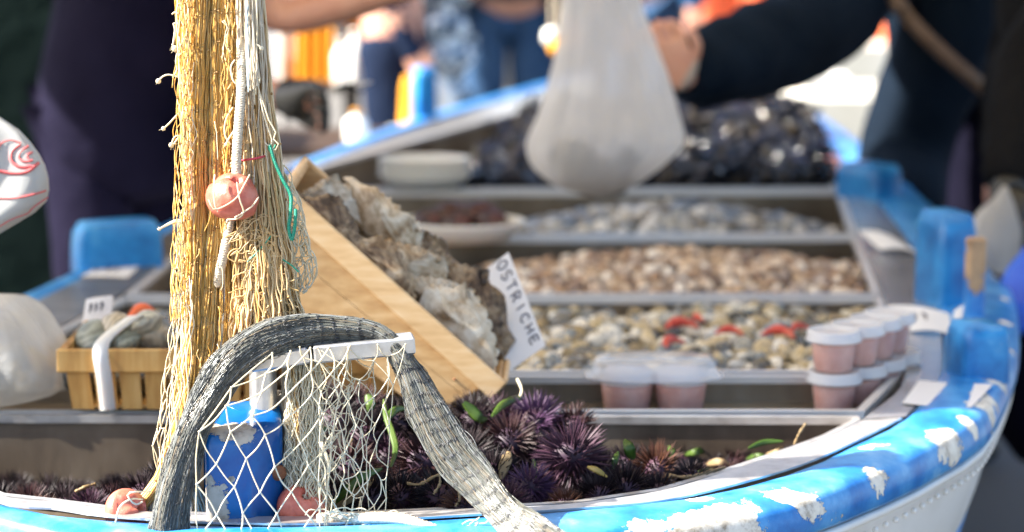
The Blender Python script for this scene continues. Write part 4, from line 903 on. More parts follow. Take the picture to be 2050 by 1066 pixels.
pb = empty('printed_bag', tuple(D(-10, 470, dp)), 'white carrier bag with a red swirl print hanging in at the left edge', 'plastic bag')
sh = [(-110, 520), (-60, 505), (0, 468), (55, 436), (90, 414), (98, 392), (97, 362), (88, 330), (70, 296), (40, 262), (5, 240), (-60, 200), (-140, 120), (-170, -60), (-190, -300)]
def bagface(u, v):                                        # u 0..1 left to right at height y
    return None
hull_ = []
ys = np.linspace(522, -400, 40)
edge_y = [522, 505, 468, 436, 414, 392, 362, 330, 296, 262, 240, 200, 120, -60, -400]; edge_x = [-110, -60, 0, 55, 88, 97, 97, 88, 70, 40, 8, -45, -100, -130, -150]
for y in ys:
    xr = np.interp(-y, [-k for k in edge_y], edge_x); xl = -330 if y > 0 else -330 + (xr + 330) * .0; cx_ = (xr + xl) / 2; hw = max(6, (xr - xl) / 2); th_ = .035 * min(1, (525 - y) / 60) * min(1, hw / 120)
    a = np.linspace(0, 2 * np.pi, 40, endpoint=False); hull_.append([D(cx_ + hw * math.copysign(abs(math.cos(t)) ** .75, math.cos(t)), y, dp) + (0, th_ * math.sin(t) + .006 * math.sin(5 * t + y * .02), 0) for t in a])
m = MB(); m.grid(np.array(hull_), wrap=True); m.build('bag_skin', M_noise('white_carrier_plastic', [(.46, .46, .44), (.52, .52, .50), (.55, .55, .53)], 6, .4, 0, (14, .25, .006), tl=.3), pb)
def onbag(x, y):
    xr = np.interp(-y, [-k for k in edge_y], edge_x); cx_ = (xr - 330) / 2; hw = (xr + 330) / 2; c_ = min(.999, max(-.999, (x - cx_) / hw)); ct = math.copysign(abs(c_) ** (1 / .75), c_); t = -math.acos(ct)
    th_ = .035 * min(1, (525 - y) / 60) * min(1, hw / 120)
    return D(x, y, dp) + (0, th_ * math.sin(t) + .006 * math.sin(5 * t + y * .02) - .0012, 0)
m = MB()
for P, r in [([(2, 300), (10, 284), (28, 278), (48, 284)], .0011), ([(-12, 320), (-2, 335), (30, 343), (62, 340), (82, 324)], .0024), ([(-12, 320), (-8, 296), (6, 280)], .0016), ([(46, 286), (30, 300), (30, 318), (46, 330), (70, 330)], .0022), ([(62, 290), (48, 300), (44, 312), (56, 320), (72, 318)], .0016), ([(70, 302), (60, 308), (64, 314)], .0014), ([(0, 392), (40, 391), (94, 381)], .0013), ([(60, 425), (75, 410), (95, 396)], .0009), ([(5, 450), (30, 435), (60, 425)], .0009)]:
    m.tube(np.array([onbag(x, y) for x, y in cr(np.array(P, float), 22)]), r, 5, flat=.3)
m.build('red_print', RED_PRINT, pb)
# ------------------------------------------------------------------ the fishing nets on the bow (in focus)
DN = 2.735
PXM = DN / FPX                                           # metres per photo pixel at the nets
def spath(P, n):                                         # rows of (y, x, halfwidth[, d]) -> arrays by y
    P = np.array([(*p, DN) if len(p) == 3 else p for p in P], float); return cr(P, n)
def roll(rows, nth, rdep, seed, row=62, knots=None, zig=1.3, thick=.00066, amp=.10, phase=0, slant=-6, back=False):
    r = np.random.default_rng(seed); S = spath(rows, 110); th = MB(); kn = MB()
    ang = r.uniform(-math.pi, math.pi, nth); rho = 1 - .30 * r.random(nth) ** 2
    f1 = r.uniform(.006, .02, nth); p1 = r.uniform(0, 6.28, nth)
    for i in range(nth):
        y = S[:, 0] + slant * math.cos(ang[i]); kph = (y + phase) / row
        pinch = 1 - amp * (np.cos(2 * np.pi * kph) * .5 + .5) ** 3 + amp * .4
        x = S[:, 1] + S[:, 2] * rho[i] * math.cos(ang[i]) * pinch + 2.0 * np.sin(f1[i] * y + p1[i]) + zig * np.cos(np.pi * kph + (i % 2) * np.pi) + r.normal(0, .35, len(y))
        dep = S[:, 3] - rdep * rho[i] * math.sin(ang[i]) * pinch
        P = np.array([D(a, b, c) for a, b, c in zip(x, S[:, 0], dep)]); th.tube(P, thick * r.uniform(.7, 1.2), 4)
        if knots and math.sin(ang[i]) > -.3 and r.random() < knots:
            for k in range(int((y[0] + phase) // row), int((y[-1] + phase) // row) + 1):
                yy = k * row - phase + r.normal(0, 3.5)
                if y[0] < yy < y[-1] and r.random() < .8: kn.ball(D(np.interp(yy, y, x), yy - slant * math.cos(ang[i]), np.interp(yy, y, dep) - .001), thick * r.uniform(1.3, 2.1), seg=5, rings=3)
    return th, kn
def meshnet(bound_l, bound_r, cols, rows_, thick, seed, jit=.10, sag=.0, d0=None, knot=1.7, skip=0, mb=None, kb=None, bow=0):
    """Open diamond mesh between two edges given as (px, py, d) lists; returns thread and knot builders."""
    r = np.random.default_rng(seed); A = cr(np.array([(*p, d0) if len(p) == 2 else p for p in bound_l], float), rows_ + 1); B = cr(np.array([(*p, d0) if len(p) == 2 else p for p in bound_r], float), rows_ + 1)
    mb = mb or MB(); kb = kb or MB(); N = {}
    for j in range(rows_ + 1):
        m_ = cols + 1 if j % 2 == 0 else cols
        for i in range(m_):
            u = (i + (0 if j % 2 == 0 else .5)) / cols; u2 = min(1, max(0, u + r.normal(0, jit / cols) * (0 < u < 1)))
            p = A[j] * (1 - u2) + B[j] * u2 + (0, r.normal(0, jit * np.linalg.norm(A[min(rows_, j + 1)][:2] - A[max(0, j - 1)][:2]) * .5), r.normal(0, .002)); p[2] -= bow * math.sin(math.pi * u2); N[j, i] = p
    for j in range(rows_):
        for i in range(cols + 1 if j % 2 == 0 else cols):
            for di in ((-1, 0) if j % 2 == 0 else (0, 1)):
                if (j + 1, i + di) in N and r.random() >= skip:
                    p, q = N[j, i], N[j + 1, i + di]; mid = (p + q) / 2 + (r.normal(0, sag), abs(r.normal(0, sag)), -.0008)
                    P = cr(np.array([p, mid, q]), 7); mb.tube(np.array([D(*k) for k in P]), thick * r.uniform(.85, 1.15), 5)
    for p in N.values(): kb.ball(D(p[0], p[1], p[2] - .0006), thick * knot, seg=6, rings=4)
    # side loops where the mesh ends
    for side, key in ((A, 0), (B, None)):
        js = [j for j in range(0, rows_ + 1, 2)]
        for j0, j1 in zip(js[:-1], js[1:]):
            i0 = 0 if key == 0 else cols
            p, q = N[j0, i0], N[j1, i0]; mid = (p + q) / 2 + ((-2 if key == 0 else 2) + r.normal(0, 2), 0, 0)
            mb.tube(np.array([D(*k) for k in cr(np.array([p, mid, q]), 7)]), thick * .95, 5)
    return mb, kb
gold = empty('fishing_net', tuple(D(400, 1000, DN)), 'golden yellow fishing net hanging in thick rolled folds from above', 'fishing net')
rolls = [([(-160, 366, 15), (0, 368, 15), (150, 373, 14), (300, 378, 12), (420, 380, 9), (520, 380, 9), (650, 380, 10), (760, 374, 12)], 110, .012, 12),
         ([(-160, 402, 25), (0, 402, 25), (150, 398, 25), (300, 395, 24), (420, 394, 24), (550, 390, 24), (650, 388, 22), (720, 384, 22), (800, 374, 20), (880, 356, 18), (940, 334, 17), (985, 306, 18), (1015, 280, 22)], 260, .022, 30),
         ([(-160, 438, 20), (0, 436, 20), (150, 432, 20), (300, 432, 20), (420, 430, 19), (520, 422, 19), (620, 416, 20), (700, 408, 20), (780, 396, 18)], 200, .020, 40),
         ([(-160, 462, 15), (0, 460, 15), (150, 458, 14), (300, 452, 14), (400, 446, 14), (480, 438, 12)], 110, .016, -10)]
for k, (rw, n_, rd, ph) in enumerate(rolls):
    t_, q_ = roll(rw, n_, rd, 50 + k, knots=.45, phase=ph)
    t_.build('rolled_threads', GOLD, gold, kind='stuff'); q_.build('knots', KNOT, gold, kind='stuff')
    S = spath(rw, 40); co = MB(); a = np.linspace(0, 2 * np.pi, 12, endpoint=False)
    co.grid(np.array([[D(s[1] + s[2] * .72 * math.cos(t), s[0], s[3] + rd * .72 * math.sin(t)) for t in a] for s in S]), wrap=True)
    co.build('inner_fold', GOLD, gold)
# mesh drawn shut over the rolls
for (x0, x1, c_, rr_, sd) in ((356, 392, 6, 32, 73), (446, 470, 3, 20, 75)):
    yy = np.linspace(-160, 640 if sd < 75 else 470, 9); dx = -np.clip(yy - 150, 0, 900) * .028
    a_, k_ = meshnet([(x0 + d_, y_, 2.722) for y_, d_ in zip(yy, dx)], [(x1 + d_, y_, 2.722) for y_, d_ in zip(yy, dx)], c_, rr_, .00058, sd, .22, 1.0, bow=.020, knot=1.9); a_.build('open_mesh', GOLD, gold, kind='stuff'); k_.build('knots', KNOT, gold, kind='stuff')
# golden strands that fall behind the grey net
t_, q_ = roll([(420, 452, 14), (500, 456, 26), (560, 458, 42), (620, 458, 48), (700, 452, 50), (760, 440, 48)], 150, .020, 61, knots=.15, zig=1.0, amp=.03); t_.build('rolled_threads', GOLD, gold, kind='stuff')
# pale end of the net at the bottom left
t_, q_ = roll([(905, 352, 20), (960, 352, 40), (1010, 350, 62), (1060, 345, 80), (1100, 340, 90)], 170, .018, 62, knots=.1, zig=2.5, amp=.02); t_.build('rolled_threads', CREAM, gold, kind='stuff')

a_, k_ = meshnet([(364, 425), (357, 470), (352, 510), (347, 550), (343, 590), (346, 640), (338, 700), (328, 760), (320, 820), (308, 880), (306, 915), (318, 960), (300, 1000)],
                 [(374, 425), (372, 470), (374, 510), (372, 560), (370, 610), (372, 650), (372, 700), (366, 760), (360, 820), (352, 880), (344, 915), (336, 960), (322, 1000)], 4, 22, .00062, 70, .22, 2.2, 2.725)
meshnet([(368, 560, 2.715), (360, 640, 2.715), (350, 720, 2.715), (342, 800, 2.715), (330, 880, 2.715), (322, 950, 2.715)], [(384, 560, 2.70), (384, 640, 2.70), (380, 720, 2.70), (372, 800, 2.70), (364, 880, 2.70), (345, 950, 2.70)], 3, 12, .0006, 71, .25, 2.5, mb=a_, kb=k_)
a_.build('open_mesh', CREAM, gold, kind='stuff'); k_.build('knots', CREAM, gold, kind='stuff')
a_, k_ = meshnet([(354, -60), (357, 100), (362, 220), (368, 340), (374, 440)], [(372, -60), (376, 100), (380, 220), (382, 340), (384, 440)], 2, 16, .0006, 72, .3, 1.5, 2.712); a_.build('open_mesh', CREAM, gold, kind='stuff')
# loose ends with cut tips on the left side
def loose(P, r, mat, par, tip=0, d=2.72, name='loose_end'):
    m = MB(); Q = DP([(x, y, d) for x, y in P]); m.tube(cr(Q, 14), r, 5, caps=True)
    if tip: m.ball(Q[-1], (tip, tip * .8, tip), seg=7, rings=5)
    for k in range(3 if tip else 0): m.tube(np.array([Q[-1], Q[-1] + np.array((random.uniform(-.006, .001), 0, random.uniform(-.006, .003)))]), .0003, 3)
    return m.build(name, mat, par)
for P, t in [([(357, 155), (348, 152), (336, 150), (325, 154), (317, 163)], .0032), ([(362, 224), (352, 233), (338, 248), (327, 258)], .0026), ([(366, 276), (356, 272), (348, 277), (343, 291)], .0032), ([(366, 277), (359, 275), (352, 283), (346, 292)], .001),
             ([(366, 443), (355, 441), (342, 445), (330, 452), (319, 459)], .002), ([(366, 446), (353, 444), (338, 450), (322, 458)], .001), ([(356, 45), (352, 70), (347, 88), (350, 98)], .0038), ([(353, 48), (347, 47), (350, 60), (346, 90)], .0015),
             ([(358, 28), (350, 25), (344, 29)], 0), ([(356, 100), (352, 122), (354, 140), (346, 156)], 0)]:
    loose(P, .0010, CREAM, gold, t)
for k in range(34):                                      # stray fibres and loops over the rolls
    y = random.uniform(0, 760); x = random.uniform(362, 455) - max(0, y - 600) * .2; q = [(x, y)]
    for s in range(4): q.append((q[-1][0] + random.gauss(0, 5), q[-1][1] + random.uniform(8, 26)))
    loose(q, .0005, random.choice((GOLD, GOLD, CREAM)), gold, 0, 2.705, 'stray_thread')

# tan net: a fan of twine hung over the right, its tail coming out under the bracket
tan = empty('fishing_net', tuple(D(560, 900, DN)), 'tan twine fishing net spreading in a fan above the grey net sleeve', 'fishing net')
def fan(n, xs0, ys0, xs1, ys1, dep, seed, curl=4, thick=.0009, segs=60, bow=0):
    r = np.random.default_rng(seed); m = MB(); kb = MB()
    for i in range(n):
        u = r.random(); x0 = xs0[0] + (xs0[1] - xs0[0]) * u; y0 = r.uniform(*ys0); v = min(1, max(0, u + r.normal(0, .10)))
        x1 = xs1[0] + (xs1[1] - xs1[0]) * v; y1 = ys1[0] + (ys1[1] - ys1[0]) * v + r.normal(0, 6); t = np.linspace(0, 1, segs)
        ph = r.uniform(0, 6.28, 3); lay = r.random()
        x = x0 + (x1 - x0) * t ** 1.25 + curl * (.4 + t) * (np.sin(2 * np.pi * t * r.uniform(1.5, 3.5) + ph[0]) * .5 + .3 * np.sin(2 * np.pi * t * r.uniform(5, 9) + ph[1])) + bow * np.sin(np.pi * t)
        y = y0 + (y1 - y0) * t + 1.5 * np.sin(12 * t + ph[2])
        d_ = dep[0] + (dep[1] - dep[0]) * lay - .012 * np.sin(np.pi * v) * t + .003 * np.sin(9 * t + ph[1])
        m.tube(np.array([D(a, b, c) for a, b, c in zip(x, y, d_)]), thick * r.uniform(.75, 1.2), 4)
        for k in range(2):
            s = r.integers(5, segs - 2); kb.ball(D(x[s], y[s], d_[s] - .001), thick * 1.7, seg=5, rings=3)
    return m, kb
m, kb = fan(420, (474, 520), (-170, 330), (462, 602), (668, 632), (2.715, 2.765), 80, thick=.0010); m.build('fanned_threads', TAN, tan, kind='stuff'); kb.build('knots', KNOT, tan, kind='stuff')
m, kb = fan(240, (480, 545), (200, 400), (462, 606), (676, 640), (2.705, 2.725), 81, curl=5, thick=.0010); m.build('fanned_threads', TAN, tan, kind='stuff'); kb.build('knots', TAN, tan, kind='stuff')
m, kb = fan(60, (470, 520), (-170, -100), (486, 545), (420, 330), (2.71, 2.74), 82, curl=3); m.build('fanned_threads', PALE, tan, kind='stuff')
m, kb = fan(34, (484, 512), (-170, -120), (494, 520), (190, 160), (2.705, 2.715), 83, curl=1.5, thick=.0008); m.build('pale_threads', PALE, tan, kind='stuff')
m, kb = fan(7, (488, 497), (-170, -120), (494, 501), (168, 186), (2.703, 2.707), 84, curl=.8, thick=.0006); m.build('blue_threads', BLUE_T, tan, kind='stuff')
# inner body of the fan so that no daylight shows through
co = MB(); a = np.linspace(0, 2 * np.pi, 16, endpoint=False)
co.grid(np.array([[D(x + hw * math.cos(t), y, 2.75 + .018 * math.sin(t)) for t in a] for y, x, hw in cr(np.array([(-160, 488, 22), (100, 492, 22), (200, 505, 22), (300, 515, 28), (400, 520, 42), (500, 528, 52), (600, 532, 60), (690, 530, 62)], float), 30)]), wrap=True)
co.build('inner_fold', TAN, tan)
for P in [[(512, -20), (515, 40), (514, 90), (513, 150), (512, 190)], [(505, -20), (508, 60), (512, 130), (508, 190)], [(500, -20), (500, 60), (506, 140), (510, 210)], [(517, 140), (520, 160), (514, 172), (510, 160), (516, 150)], [(512, 145), (518, 180), (530, 215), (540, 245), (552, 262), (548, 280), (558, 290), (550, 302), (540, 296)],
          [(520, 190), (528, 230), (538, 262), (545, 285), (537, 292), (530, 285)], [(470, 120), (462, 135), (466, 160), (474, 170)], [(466, 215), (452, 240), (450, 270), (462, 290)]]:
    loose(P, .0009, CREAM, tan, 0, 2.70, 'stray_thread')
for P, t in [([(512, 88), (518, 92), (524, 97)], .0025), ([(470, 260), (458, 278), (452, 290)], .002)]: loose(P, .0011, CREAM, tan, t, 2.70)
for k in range(80):
    y = random.uniform(430, 610); x = random.uniform(470, 590) * .6 + (y - 400) * .12 + 190; q = [(x, y)]; a0 = random.uniform(0, 6.28)
    for s in range(6): a0 += random.gauss(0, .8); q.append((q[-1][0] + 9 * math.cos(a0), q[-1][1] + 7 * math.sin(a0) + 5))
    loose(q, .0008, TAN, tan, 0, 2.70, 'stray_thread')
# loops of open mesh on its right edge
a_, k_ = meshnet([(556, 330), (566, 370), (576, 420), (582, 460), (588, 500), (592, 545), (598, 585)], [(568, 330), (586, 370), (600, 415), (610, 450), (622, 490), (635, 540), (606, 588)], 3, 14, .00085, 85, .3, 4.5, 2.73)
meshnet([(560, 350, 2.74), (575, 420, 2.74), (585, 500, 2.74), (595, 570, 2.74)], [(574, 350, 2.74), (606, 420, 2.74), (622, 500, 2.74), (626, 560, 2.74)], 3, 10, .0008, 86, .4, 6, mb=a_, kb=k_)
a_.build('open_mesh', CREAM, tan, kind='stuff')
# tail under the bracket
m, kb = fan(190, (566, 622), (690, 730), (588, 652), (1085, 1090), (2.702, 2.74), 87, curl=5, bow=-6); m.build('fanned_threads', PALE, tan, kind='stuff')
m, kb = fan(70, (566, 612), (690, 720), (590, 630), (880, 930), (2.695, 2.715), 88, curl=5); m.build('fanned_threads', TAN, tan, kind='stuff')
m, kb = fan(60, (575, 640), (700, 740), (570, 660), (1000, 1080), (2.690, 2.70), 89, curl=12, thick=.0007); m.build('fanned_threads', CREAM, tan, kind='stuff')
# ties and cords
t_ = MB(); t_.tube(DP(cr(np.array([(478, 322, 2.71), (495, 320, 2.698), (515, 317, 2.697), (532, 312, 2.705), (540, 310, 2.72)], float), 16)), .0013, 6); tag(t_.build('red_tie', RED_T, origin=tuple(D(510, 318, 2.7))), 'thin red and yellow tie round the tan net', 'tie')
def rope(P, r, mat, name, label, cat, n=160, turns=60, strands=3, parent=None):
    root = empty(name, tuple(P[0]), label, cat); Q = cr(np.array(P), n); T = np.gradient(Q, axis=0); T /= np.linalg.norm(T, axis=1)[:, None]
    A = np.cross(T, (.1, 1, .05)); A /= np.linalg.norm(A, axis=1)[:, None]; B = np.cross(T, A)
    for k in range(strands):
        ph = 2 * np.pi * k / strands + np.linspace(0, 2 * np.pi * turns, n); m = MB()
        m.tube(Q + r * .5 * (A * np.cos(ph)[:, None] + B * np.sin(ph)[:, None]), r * .56, 6, caps=True); m.build('rope_strand', mat, root)
    return root
rope(DP([(540, 292, 2.70), (550, 325, 2.70), (566, 360, 2.70), (582, 392, 2.70), (581, 430, 2.70), (578, 455, 2.70), (584, 480, 2.70), (590, 455, 2.70), (592, 420, 2.70)]), .0022, GREEN_T, 'green_rope', 'green twisted cord at the right edge of the tan net', 'cord', 160, 34)
for P in ([(540, 288), (538, 300), (546, 300), (552, 290)], [(566, 520), (584, 532), (598, 545)], [(545, 470), (520, 500), (495, 525)]):
    m = MB(); m.tube(cr(DP([(x, y, 2.70) for x, y in P]), 12), .0009, 5); tag(m.build('green_thread', GREEN_T, origin=tuple(D(*P[0], 2.7))), {540: 'green thread loop at the top of the green cord', 566: 'green tuft in the open mesh on the right', 545: 'thin green thread slanting across the tan fan'}[P[0][0]], 'thread')
# thick white rope through the cork float
rope(DP([(480, -170, 2.725), (482, 0, 2.722), (484, 80, 2.716), (483, 180, 2.700), (478, 250, 2.695), (474, 310, 2.693), (473, 368, 2.695), (470, 400, 2.712), (462, 440, 2.712), (456, 470, 2.708), (448, 510, 2.708), (440, 545, 2.712), (436, 570, 2.72)]), .0056, ROPE, 'white_rope', 'thick white rope running down through the topmost red float', 'rope', 420, 52)
rope(DP([(640, 1046, 2.66), (690, 1046, 2.655), (760, 1044, 2.645), (810, 1048, 2.635), (850, 1062, 2.63), (890, 1078, 2.62)]) + np.array((0, 0, .004)), .0068, ROPE, 'white_rope', 'pale rope lying along the bow trim right of the post', 'rope', 240, 22)
def cork(px, py, d, rpx, axis, label, seed, squash=.86):
    r = rpx * d / FPX; root_c = D(px, py, d); prof_ = []
    for t in np.linspace(-math.pi / 2 + .30, math.pi / 2 - .30, 22): prof_.append((r * math.cos(t), r * squash * math.sin(t)))
    prof_ = [(r * .16, prof_[0][1] + r * .30), (r * .19, prof_[0][1] + r * .06)] + prof_ + [(r * .19, prof_[-1][1] - r * .06), (r * .16, prof_[-1][1] - r * .34)]
    q = Vector((0, 0, 1)).rotation_difference(Vector(axis)).to_matrix(); rr = np.random.default_rng(seed); ph = rr.uniform(0, 6.28, 6); m = MB()
    m.lathe(prof_, (0, 0, 0), 44); V = m.V[0]; nn = V / (np.linalg.norm(V, axis=1)[:, None] + 1e-9); a = np.arctan2(V[:, 1], V[:, 0])
    f = 1 + .035 * np.sin(2 * a + ph[0] + 3 * nn[:, 2]) + .02 * np.sin(5 * a + ph[1] + 6 * nn[:, 2]) + .012 * np.sin(11 * nn[:, 2] + 7 * a + ph[2]) - .13 * np.exp(-((np.mod(a - ph[3], 6.283) - 3.14) / .28) ** 2) * (nn[:, 2] > .1)
    m.V[0] = (V * f[:, None]) @ np.array(q).T + root_c
    for k in range(5):                                   # small pits
        pass
    return tag(m.build('cork_float', FLOAT, origin=tuple(root_c)), label, 'float', 'red floats tied into the nets')
cork(466, 395, 2.690, 53, (.22, -.42, .88), 'red float hanging high on the white rope in the middle of the nets', 1)
cork(252, 1025, 2.700, 46, (.85, -.35, .2), 'red float lying on the bow rail at the bottom left of the net', 2)
cork(604, 1016, 2.694, 50, (.3, -.55, .75), 'red float under the tan threads right of the blue post', 3)
fl = MB(); fl.tube(cr(DP([(418, 400, 2.655), (430, 420, 2.652), (470, 400, 2.655), (488, 372, 2.665), (500, 350, 2.68)]), 14), .0008, 4); fl.tube(cr(DP([(430, 350, 2.66), (428, 380, 2.652), (430, 410, 2.652), (436, 425, 2.655)]), 10), .0008, 4)
fl.tube(cr(DP([(474, 365, 2.655), (480, 400, 2.650), (488, 425, 2.655), (476, 438, 2.66), (455, 440, 2.67)]), 12), .0008, 4); fl.tube(cr(DP([(518, 395, 2.67), (506, 412, 2.655), (490, 424, 2.655), (470, 436, 2.66)]), 12), .0008, 4)
fl.build('stray_thread', CREAM, tan, kind='stuff')
fl = MB(); fl.tube(cr(DP([(285, 1000, 2.68), (262, 1000, 2.66), (240, 1015, 2.655), (232, 1045, 2.655), (228, 1075, 2.66)]), 14), .0011, 4); fl.tube(cr(DP([(300, 985, 2.69), (275, 985, 2.665), (255, 990, 2.66), (270, 1010, 2.66), (285, 1005, 2.67)]), 14), .0011, 4); fl.tube(cr(DP([(228, 1048, 2.66), (215, 1056, 2.65), (190, 1066, 2.64), (170, 1080, 2.63)]), 10), .0011, 4)
fl.build('stray_thread', CREAM, gold, kind='stuff')

# grey net sleeve draped over the bracket
grey = empty('net_sleeve', tuple(D(360, 1066, 2.66)), 'grey net sleeve with black knots draped over the bracket bar', 'fishing net')
gpath = [(334, 1150, 2.60, 42, .020), (338, 1066, 2.615, 40, .021), (348, 993, 2.626, 36, .021), (364, 930, 2.634, 32, .020), (380, 876, 2.640, 31, .020), (402, 828, 2.645, 33, .020), (430, 780, 2.650, 35, .020), (460, 738, 2.655, 37, .020), (498, 702, 2.660, 37, .019), (545, 676, 2.666, 35, .018), (600, 662, 2.673, 31, .018), (660, 657, 2.680, 27, .017), (715, 660, 2.684, 23, .016), (760, 672, 2.684, 20, .015), (790, 700, 2.680, 21, .015),
         (808, 728, 2.677, 23, .015), (826, 760, 2.672, 27, .016), (853, 821, 2.662, 36, .017), (891, 888, 2.650, 41, .018), (947, 956, 2.628, 38, .017), (1008, 1023, 2.592, 33, .014), (1060, 1066, 2.558, 40, .010), (1115, 1112, 2.53, 48, .006)]
NS = 130; NA = 200
S = cr(np.array(gpath, float), NS); T2 = np.gradient(S[:, :2], axis=0); T2 /= np.linalg.norm(T2, axis=1)[:, None]; N2 = np.c_[-T2[:, 1], T2[:, 0]]
rg_ = np.random.default_rng(5)
def gsurf(si, a, k=1.0):
    s = np.clip(si, 0, NS - 1); i0 = np.floor(s).astype(int).clip(0, NS - 2); f = s - i0
    q = S[i0] * (1 - f)[:, None] + S[i0 + 1] * f[:, None]; n2 = N2[i0] * (1 - f)[:, None] + N2[i0 + 1] * f[:, None]
    w_ = 1 + .08 * np.sin(3 * a + s * .12) + .07 * np.sin(5 * a - s * .2 + 1) + .06 * np.sin(s * .37 + 2 * a)
    fold = 1 + .05 * np.sin(7 * a + .06 * s) * np.clip(np.sin(a), 0, 1)
    x = q[:, 0] + n2[:, 0] * q[:, 3] * np.cos(a) * k * w_; y = q[:, 1] + n2[:, 1] * q[:, 3] * np.cos(a) * k * w_; d_ = q[:, 2] - q[:, 4] * .72 * np.sin(a) * k * w_ * fold
    return np.array([D(u, v, w) for u, v, w in zip(x, y, d_)])
aa = np.linspace(0, 2 * np.pi, 36, endpoint=False); core = MB(); core.grid(np.array([gsurf(np.full(36, s), aa, .93) for s in np.linspace(0, NS - 1, 90)]), wrap=True); core.build('inner_fold', GREY_CORE, grey)
rowsN = 50; gt = MB(); gk = MB()
for i in range(NA):
    a0 = 2 * np.pi * i / NA
    if math.sin(a0) < -.45: continue
    js = np.arange(rowsN * 2 + 1) / 2.0; zz = np.where(np.arange(rowsN * 2 + 1) % 2 == 0, 0, 1) * 0
    side = np.where((np.floor(js + rg_.normal(0, .0)).astype(int) + i) % 2 == 0, 1, -1); half = (js % 1 == .5)
    a = a0 + np.where(half, 0, side * .75 * np.pi / NA) + rg_.normal(0, .012, len(js)); s = js / rowsN * (NS - 1) + rg_.normal(0, .10, len(js)) + .5 * np.sin(2 * a0 + js * .25) + 1.2 * np.sin(23 * a0 + js * .11) * (js < 24)
    P = gsurf(s, a, 1 + .03 * rg_.random() + .02 * np.sin(s * .9 + i)); gt.tube(P, .00044 * rg_.uniform(.7, 1.25), 3)
    for j in range(0, len(js), 2):
        if rg_.random() < (.42 if j < 110 else .75):
            p0 = P[j]; t_ = P[min(j + 1, len(P) - 1)] - P[max(j - 1, 0)]; t_ /= np.linalg.norm(t_)
            gk.tube(np.array([p0 - t_ * .0006 + (0, -.0007, 0), p0 + np.array((rg_.normal(0, .0006), -.0011, rg_.normal(0, .0006))), p0 + t_ * rg_.uniform(.002, .0055) + (0, -.0006, 0)]), (.0002, .00055, .0002), 3)
for k in range(70):                                      # loose threads standing off the sleeve
    s0 = rg_.uniform(2, NS - 12); a1 = rg_.choice((0, np.pi)) + rg_.normal(0, .5); n_ = 8; ss = s0 + np.linspace(0, rg_.uniform(3, 9), n_)
    gt.tube(gsurf(ss, np.full(n_, a1), 1 + rg_.uniform(.04, .16) * np.sin(np.linspace(0, np.pi, n_)) + .02), .0004, 3)
gt.build('mesh_threads', GREY_T, grey, kind='stuff'); gk.build('knots', BLACK_KNOT, grey, kind='stuff')

# cream open net over the bracket and the post
cream = empty('fishing_net', tuple(D(620, 1060, 2.62)), 'cream open mesh net draped over the bracket and the blue post', 'fishing net')
a_, k_ = meshnet([(545, 706, 2.655), (500, 750, 2.64), (440, 800, 2.625), (398, 868, 2.618), (396, 940, 2.615), (392, 1010, 2.612), (398, 1085, 2.61)],
                 [(700, 690, 2.652), (690, 745, 2.65), (676, 800, 2.648), (668, 868, 2.645), (650, 940, 2.642), (655, 1010, 2.64), (645, 1085, 2.635)], 4, 8, .00082, 91, .10, 3.2, bow=.008)
meshnet([(600, 700, 2.652), (640, 750, 2.650), (642, 820, 2.648), (640, 890, 2.646), (642, 960, 2.642), (640, 1030, 2.64), (645, 1085, 2.635)],
        [(812, 690, 2.658), (800, 720, 2.665), (784, 780, 2.67), (779, 850, 2.67), (776, 930, 2.665), (774, 1000, 2.66), (760, 1085, 2.65)], 4, 10, .00062, 92, .24, 5.0, mb=a_, kb=k_)
a_.build('open_mesh', CREAM, cream, kind='stuff'); k_.build('knots', CREAM, cream, kind='stuff')
a_, k_ = meshnet([(588, 720, 2.70), (592, 780, 2.70), (610, 850, 2.70), (620, 920, 2.70), (640, 1000, 2.69), (650, 1080, 2.68)], [(745, 705, 2.70), (748, 770, 2.70), (744, 840, 2.70), (730, 920, 2.70), (740, 1000, 2.69), (735, 1080, 2.68)], 5, 12, .00062, 93, .30, 6.0)
meshnet([(610, 722, 2.69), (630, 780, 2.69), (640, 850, 2.69), (646, 930, 2.69)], [(700, 712, 2.69), (704, 770, 2.69), (690, 850, 2.69), (690, 930, 2.69)], 3, 10, .0006, 94, .4, 9.0, mb=a_, kb=k_)
a_.build('open_mesh', CREAM, cream, kind='stuff'); k_.build('knots', CREAM, cream, kind='stuff')
tas = MB()
for k in range(5): tas.tube(cr(DP([(640 + k, 885, 2.66), (650 + k, 910, 2.655), (655 + k * 1.5, 930, 2.655), (656 + k * 1.5, 945, 2.655)]) + rng.normal(0, .0004, (4, 3)), 10), .0008, 4)
tas.build('frayed_tassel', CREAM, cream, kind='stuff')
st_ = MB()
for k in range(14):
    q = np.array((random.uniform(610, 760), random.uniform(1025, 1062))); P = [q.copy()]
    for s in range(5): q = q + (random.uniform(5, 22), random.gauss(0, 5)); P.append(q.copy())
    st_.tube(cr(DP([(x, y, 2.645) for x, y in P]), 18), .0007, 4)
for P in ([(925, 1050), (940, 1042), (958, 1045), (950, 1054), (935, 1053)], [(940, 1050), (955, 1040), (960, 1036)], [(950, 1048), (970, 1048), (978, 1042)]): st_.tube(cr(DP([(x, y, 2.62) for x, y in P]), 12), .0007, 4)
st_.build('stray_thread', CREAM, cream, kind='stuff')
